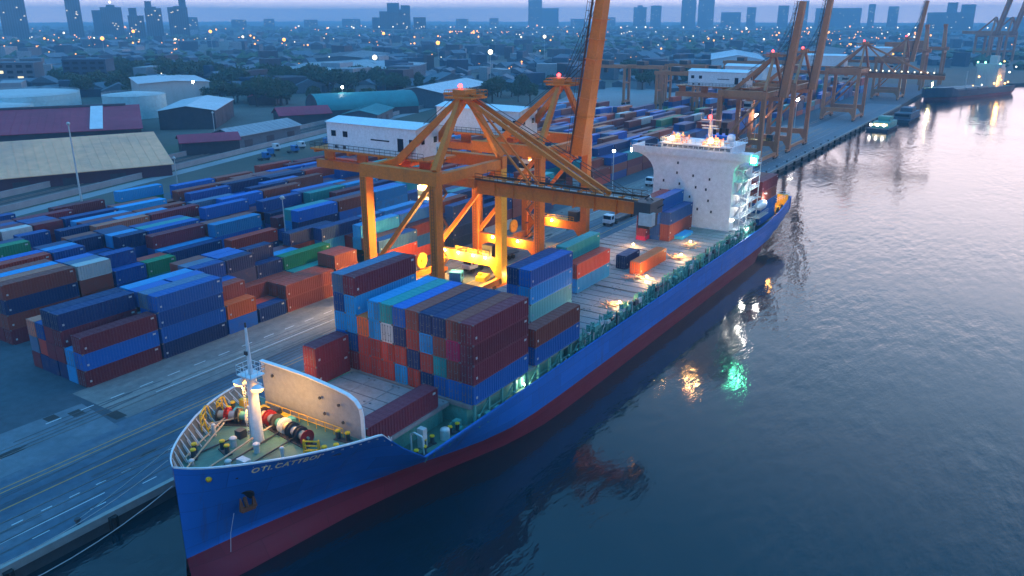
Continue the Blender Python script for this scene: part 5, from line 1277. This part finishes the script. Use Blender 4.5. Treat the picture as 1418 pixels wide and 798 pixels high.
# ------------------------------------------------------------------ far town: low houses as one mass, towers one by one
mb = MB()
for i in range(2500):
    d = 620 + 4200*rnd.random()**1.3; a = R(33.4)+rnd.uniform(-.58,.62); x, y = -d*math.sin(a), d*math.cos(a)
    if x > -210 and y < 1000: continue
    if x > -90: 
        if y < 1150 + max(0, x)*1.0: continue
    w_, l_ = rnd.uniform(6,22), rnd.uniform(8,30); h_ = rnd.choice((3,3,4,4,5,5,6,6,8,11,15)); rz = rnd.choice((.2,.5,1.0,-.4))
    M4 = Matrix.Translation((x,y,0)) @ Matrix.Rotation(rz,4,'Z'); t_ = MB(); mi = rnd.choice((0,0,1,2,3,4))
    t_.box(-w_/2,w_/2,-l_/2,l_/2,-.2,h_,mi)
    if h_ < 9: t_.add([(-w_/2-.4,-l_/2-.4,h_+.01),(w_/2+.4,-l_/2-.4,h_+.01),(w_/2+.4,l_/2+.4,h_+.01),(-w_/2-.4,l_/2+.4,h_+.01),(0,-l_/2-.4,h_+w_*.22),(0,l_/2+.4,h_+w_*.22)], [(0,1,4),(2,3,5),(1,2,5,4),(3,0,4,5)], rnd.choice((1,5,6)))
    t_.xf(M4); b0 = len(mb.v); mb.v += t_.v; mb.f += [tuple(b0+i for i in f) for f in t_.f]; mb.m += t_.m; mb.sm += t_.sm
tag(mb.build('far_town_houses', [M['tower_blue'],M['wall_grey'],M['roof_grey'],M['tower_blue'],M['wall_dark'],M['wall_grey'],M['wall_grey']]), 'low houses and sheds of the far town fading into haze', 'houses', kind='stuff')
def glows(nm, n, mat, label, warm):
    mb = MB()
    for i in range(n):
        if rnd.random() < .62:      # strung along streets
            k = rnd.randrange(12); rr_ = random.Random(900+k+(50 if warm else 0)); d0 = rr_.uniform(800,3200); a0 = R(33.4)+rr_.uniform(-.5,.55); t = rnd.uniform(-1,1)*rr_.uniform(60,300); dr = rr_.uniform(0,math.pi)
            x, y = -d0*math.sin(a0)+t*math.cos(dr), d0*math.cos(a0)+t*math.sin(dr)
        else:
            d = 700+3600*rnd.random(); a = R(33.4)+rnd.uniform(-.57,.6); x, y = -d*math.sin(a), d*math.cos(a)
        if x > -150 and y < 1300+max(0,x): continue
        dd = math.hypot(x,y); r_ = dd/1112*rnd.choice((.45,.6,.6,.8,1.2)); mb.ball((x,y,rnd.uniform(7,14)+r_), r_, 6)
    tag(mb.build(nm, mat), label, 'lights', kind='stuff')
glows('far_orange_lights', 340, M['city_warm'], 'orange street lights scattered through the far town', True)
glows('far_white_lights', 90, M['city_white'], 'white lights scattered through the far town', False)
# elevated highway with its row of lamps
hy_ = thing('elevated_highway', 'long elevated highway crossing the far town with a row of lights', 'bridge', (0,0,0))
pts = [(-1900,1900),(-1300,2050),(-700,2450),(-100,2700),(600,2900),(1500,3000)]
m_ = MB(); pr_ = MB(); lm = MB()
for a, b_ in zip(pts, pts[1:]):
    m_.beam((*a,16),(*b_,16),14,2.2); m_.beam((*a,17.6),(*b_,17.6),15,.6); n = int((Vector(b_)-Vector(a)).length/45)
    for i in range(n):
        q = Vector(a).lerp(Vector(b_), i/n); pr_.box(q.x-2,q.x+2,q.y-2,q.y+2,0,15); lm.ball((q.x,q.y,25),rnd.choice((1.1,1.5,1.9)),6); pr_.tube((q.x,q.y,17.8),(q.x,q.y,24),.3,4)
m_.build('deck', M['concrete'], hy_); o = pr_.build('pier', M['concrete'], hy_); o['kind'] = 'stuff'; o = lm.build('lamp_row', M['city_white'], hy_); o['kind'] = 'stuff'
def tower(label, x, y, wd, dp, h, steps=None, crown=None, lit=None):
    a = math.atan2(-x, y); t = thing('tower_block', label, 'tower', (x, y, 0), a, 'skyline towers'); m_ = MB(); m_.box(-wd/2,wd/2,-dp/2,dp/2,0,h)
    for (u0,u1,h0,h1) in (steps or []): m_.box(wd*u0,wd*u1,-dp*.4,dp*.4,h0,h1)
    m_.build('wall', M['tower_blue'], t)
    fl = max(4, int(h/3.6)); m_ = MB(); nb = max(3, int(wd/5))
    for i in range(nb):
        x_ = -wd/2+wd*(i+.2)/nb; m_.box(x_,x_+wd/nb*.6,-dp/2-.3,-dp/2-.01,4,h-3)
    m_.build('window_band', M['glass'], t)
    for i in range(5):
        xx = rnd.uniform(-wd*.42,wd*.42); zz = rnd.uniform(h*.25,h*.92); g = MB(); g.box(xx-1.6,xx+1.6,-dp/2-.5,-dp/2-.32,zz,zz+2.4); g.build('lit_window', M['lit_window'], t)
    if crown:
        m_ = MB(); m_.box(-wd*.2,wd*.2,-dp*.3,dp*.3,h+.01,h+crown); m_.tube((0,0,h+crown),(0,0,h+crown*2),.5,5); m_.build('roof', M['tower_blue'], t)
    if lit:
        m_ = MB(); m_.ball((0,0,h+crown*2+1),3.4,6); m_.build('beacon', M['city_white'], t)
def T(label, px, wpx, top, d, **k):
    """px: bearing of the tower from the port (degrees left of the river), d metres off"""
    a = R(33.374) - math.atan((px-709)/1174.0); x, y = -d*math.sin(a), d*math.cos(a)
    cz = math.cos(math.atan((px-709)/1174.0)); s = d*cz/1174.0*1.055
    h = 51.6 + (24.5-top)*s*1.02
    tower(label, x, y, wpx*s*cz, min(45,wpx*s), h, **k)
T('broad dark tower at the left edge of the skyline', 19, 35, -6, 2300)
T('slim tall tower cut by the top edge, second in the skyline', 103, 20, -2, 2400)
T('stepped tower with a white light on its roof', 155, 28, 12, 2500, steps=[(-.9,-.5,0,70)], crown=6, lit=True)
T('narrow tower right of the stepped one with a sloping top', 188, 21, 22, 2300, steps=[(-.4,.1,0,74)])
T('slim tower with a small raised corner, left of a like pair', 213, 22, 13, 2300, steps=[(-.45,-.05,60,90)], crown=3)
T('slim tower with a small raised corner, right of a like pair', 247, 26, 12, 2400, steps=[(.1,.45,60,98)], crown=3)
T('low pale block at the foot of the slim tower pair', 266, 14, 24, 3200)
T('massed dark block with stepped top and mast, centre left skyline', 547, 40, 17, 2700, steps=[(-.25,.15,0,95),(.2,.5,0,88),(-.75,-.5,0,52)], crown=5)
T('low dark block beside the massed one', 581, 16, 24, 2750)
T('slab tower standing alone left of the raised boom', 741, 18, 3, 4200, steps=[(.5,1.7,0,95)])
T('pointed tower right of the raised boom, left one', 886, 17, 12, 4300, crown=9)
T('square tower right of the raised boom, right one', 908, 14, 10, 4300)
T('tall twin tower over the far quay, left', 953, 19, 0, 4200)
T('tall twin tower over the far quay, right', 977, 21, 0, 4200)
for i, (px, w_, tp) in enumerate(((1012,26,18),(1040,12,12),(1084,14,10),(1112,12,4),(1160,60,13),(1206,9,8),(1236,14,11))):
    T(['low broad block just right of the twin towers','small tower between the twin towers and the double boom','tower seen behind the double crane boom, left','tower seen behind the double crane boom, right','long pale block right of the double boom','slim tower at the end of the long pale block','small pale tower alone left of the hazy boom'][i], px, w_, tp, 4300)
T('wide stepped complex at right of the skyline', 1316, 62, 18, 3600, steps=[(-.1,.12,0,105),(.2,.5,0,98)])
T('faint low block at the right end of the skyline', 1405, 30, 24, 4200)
for i, (px, w_, tp) in enumerate(((330,20,27),(372,14,26),(430,18,27),(486,24,26),(640,16,26),(684,12,25),(800,18,26),(846,12,24))):
    T(['low hazy block left of the far street lamps','slim low hazy block near the left lamp mast','low hazy block above the grey roofs','wide low hazy block left of the massed dark block','low hazy block right of the massed dark block','slim low hazy block left of the lone slab','low hazy block behind the raised boom','slim low hazy block right of the raised boom'][i], px, w_, tp, 3900+130*i)

# ------------------------------------------------------------------ second ship, work boats
def far_ship(loc, rz, label):
    t = thing('cargo_ship', label, 'ship', loc, rz); LN = 128; m_ = MB(); yy = [0,1.5,4,8,14,22,30,100,116,126,128]
    hwv = [.1,2.2,4.4,6.6,8.6,10,10.4,10.4,10,8.6,7.6]; rows = []
    for y, h in zip(yy, hwv):
        low = h*(.3 if y < 8 else .6 if y < 16 else .9 if y < 24 else 1); zt = 9.5 if y < 24 else 7.0
        zb = -3 if y < 112 else -3+(y-112)*.42
        rows.append([(h*s_*(1 if k else 1), y, z) if z > 2 else (low*s_, y, max(z,zb)) for s_ in (1,) for k, z in enumerate((-3,-.4,2.0,2.6,zt))])
    for s_ in (1, -1):
        for i in range(len(yy)-1):
            for k in range(4):
                q = [rows[i][k],rows[i+1][k],rows[i+1][k+1],rows[i][k+1]]; q = [(x*s_,y,z) for x,y,z in q]; m_.add(q, [(0,1,2,3) if s_ > 0 else (3,2,1,0)], 1 if k < 2 else 0)
    m_.add([(s_*x,y,z) for s_ in (1,) for x,y,z in rows[-1]]+[(-x,y,z) for x,y,z in reversed(rows[-1])], [tuple(range(10))])
    m_.build('hull', [M['hull_far'], M['hull_red']], t)
    m_ = MB()
    for i in range(len(yy)-1):
        z = 8.6 if yy[i] < 22 else 6.2
        m_.add([(-hwv[i]+.2,yy[i],z),(hwv[i]-.2,yy[i],z),(hwv[i+1]-.2,yy[i+1],z),(-hwv[i+1]+.2,yy[i+1],z)], [(0,1,2,3)])
    m_.build('deck', M['deck_green'], t)
    m_ = MB(); m_.box(-8.6,8.6,92,104,6.2,22); m_.box(-10.4,10.4,92,98,22,24.6); m_.box(-3,3,99,103,24.6,31); m_.build('accommodation', M['offwhite'], t)
    m_ = MB(); m_.tube((0,10,8.6),(0,10,24),.4,8); m_.tube((0,60,6.2),(0,60,20),.4,8); m_.build('mast', M['offwhite'], t)
    for (y, z) in ((30,6.2),(48,6.2),(66,6.2)): m_ = MB(); m_.box(-8,8,y,y+15,z,z+1.6); m_.build('hatch_cover', M['hatch'], t)
    for x, y, z, mt, r_ in ((8,90,9.5,'lamp_warm',.8),(8.6,96,15,'lamp_warm',.9),(8.6,99,12,'lamp_warm',.8),(9,106,9,'lamp_warm',.9),(9.4,110,10,'lamp_warm',.8),(0,86,26,'lamp_green',.9),(-6,86,26,'lamp_green',.9),(8,94,24.9,'lamp_green',.9),(10,96,27,'lamp_warm',.7),(6,60,9,'lamp_warm',.5),(6,74,9,'lamp_white',.5),(-6,92,14,'lamp_warm',.9),(0,9,12.5,'lamp_warm',.6),(10,108,18,'lamp_white',.7),(10,118,22,'lamp_white',.6)):
        g = MB(); g.ball((x,y,z),r_*.8,8); g.build('lamp', M[mt.replace('lamp_','dim_')], t)
    t.scale = (.88,.88,.88); M4 = Matrix.Translation(loc) @ Matrix.Rotation(rz,4,'Z') @ Matrix.Scale(.88,4)
    for p, e, c in (((0,9,12),6000,(1,.9,.35)),((12,92,12),4000,WARM)): lamp_light('POINT', M4 @ Vector(p), e, c, .6)
M['hull_far'] = paint('dark_navy_hull_paint', (.02,.05,.09), .5)
far_ship((-74,622,WZ), R(-22), 'dark hulled cargo ship with lit foredeck moored at the far bend')
def boat(nm, label, loc, rz, ln, wd, cabm, lit):
    t = thing(nm, label, 'boat', loc, rz); m_ = MB(); n = 9; rows = []
    for i in range(n+1):
        u = i/n; h = wd/2*min(1, (1-u)*3.2+.05 if u > .7 else 1); rows.append([(h*.75,ln*u,-.8),(h,ln*u,1.3+.7*max(0,u-.6))])
    for s_ in (1,-1):
        for i in range(n): q = [(rows[i][0][0]*s_,*rows[i][0][1:]),(rows[i+1][0][0]*s_,*rows[i+1][0][1:]),(rows[i+1][1][0]*s_,*rows[i+1][1][1:]),(rows[i][1][0]*s_,*rows[i][1][1:])]; m_.add(q,[(0,1,2,3) if s_>0 else (3,2,1,0)])
    m_.add([(-wd/2*.75,0,-.8),(wd/2*.75,0,-.8),(wd/2,0,1.3),(-wd/2,0,1.3)], [(0,1,2,3)])
    for i in range(n): m_.add([(-rows[i][1][0],rows[i][1][1],1.1),(rows[i][1][0],rows[i][1][1],1.1),(rows[i+1][1][0],rows[i+1][1][1],1.1),(-rows[i+1][1][0],rows[i+1][1][1],1.1)],[(0,1,2,3)])
    m_.build('hull', M['hull_far'], t)
    m_ = MB(); m_.box(-wd*.36,wd*.36,ln*.2,ln*.75,1.1,4.0); m_.box(-wd*.26,wd*.26,ln*.4,ln*.62,4.0,6.2); m_.build('cabin', cabm, t)
    m_ = MB(); m_.box(-wd*.30,wd*.30,ln*.2-.05,ln*.2-.003,2.2,3.4); m_.build('window', M['lit_window'] if lit else M['glass'], t)
    if lit:
        for k in (-1,0,1): g = MB(); g.ball((k*wd*.28,-.3,3.2),.7,8); g.build('lamp', M['dim_white'], t)
boat('work_boat', 'teal covered work boat with three white lamps moored off the quay', (-70.5,436,WZ), R(-4), 30, 11, M['deck_teal'], True)
boat('barge', 'dark unlit barge moored beyond the lit work boat', (-68,482,WZ), R(-3), 44, 12, M['wall_grey'], False)
# ------------------------------------------------------------------ haze over the port
mh, nt_, ns_, L_, b_ = nodes('haze_air'); ns_.remove(b_)
pv = N(nt_, 'ShaderNodeVolumePrincipled'); pv.inputs['Color'].default_value = (.34,.72,1,1); pv.inputs['Density'].default_value = .00029; pv.inputs['Anisotropy'].default_value = 0
L_.new(pv.outputs[0], [n for n in ns_ if n.type == 'OUTPUT_MATERIAL'][0].inputs['Volume'])
mb = MB(); mb.box(-9800,9800,-700,9800,-8,165); hz = mb.build('haze', mh); tag(hz, kind='stuff')

# ------------------------------------------------------------------ render settings
S.render.engine = 'CYCLES'; cy = S.cycles
cy.use_denoising = True; cy.max_bounces = 6; cy.diffuse_bounces = 3; cy.glossy_bounces = 3; cy.transmission_bounces = 2; cy.volume_bounces = 0
cy.caustics_reflective = False; cy.caustics_refractive = False; cy.sample_clamp_indirect = 4
S.view_settings.view_transform = 'Standard'; S.view_settings.look = 'None'; S.view_settings.exposure = .68; S.view_settings.gamma = 1
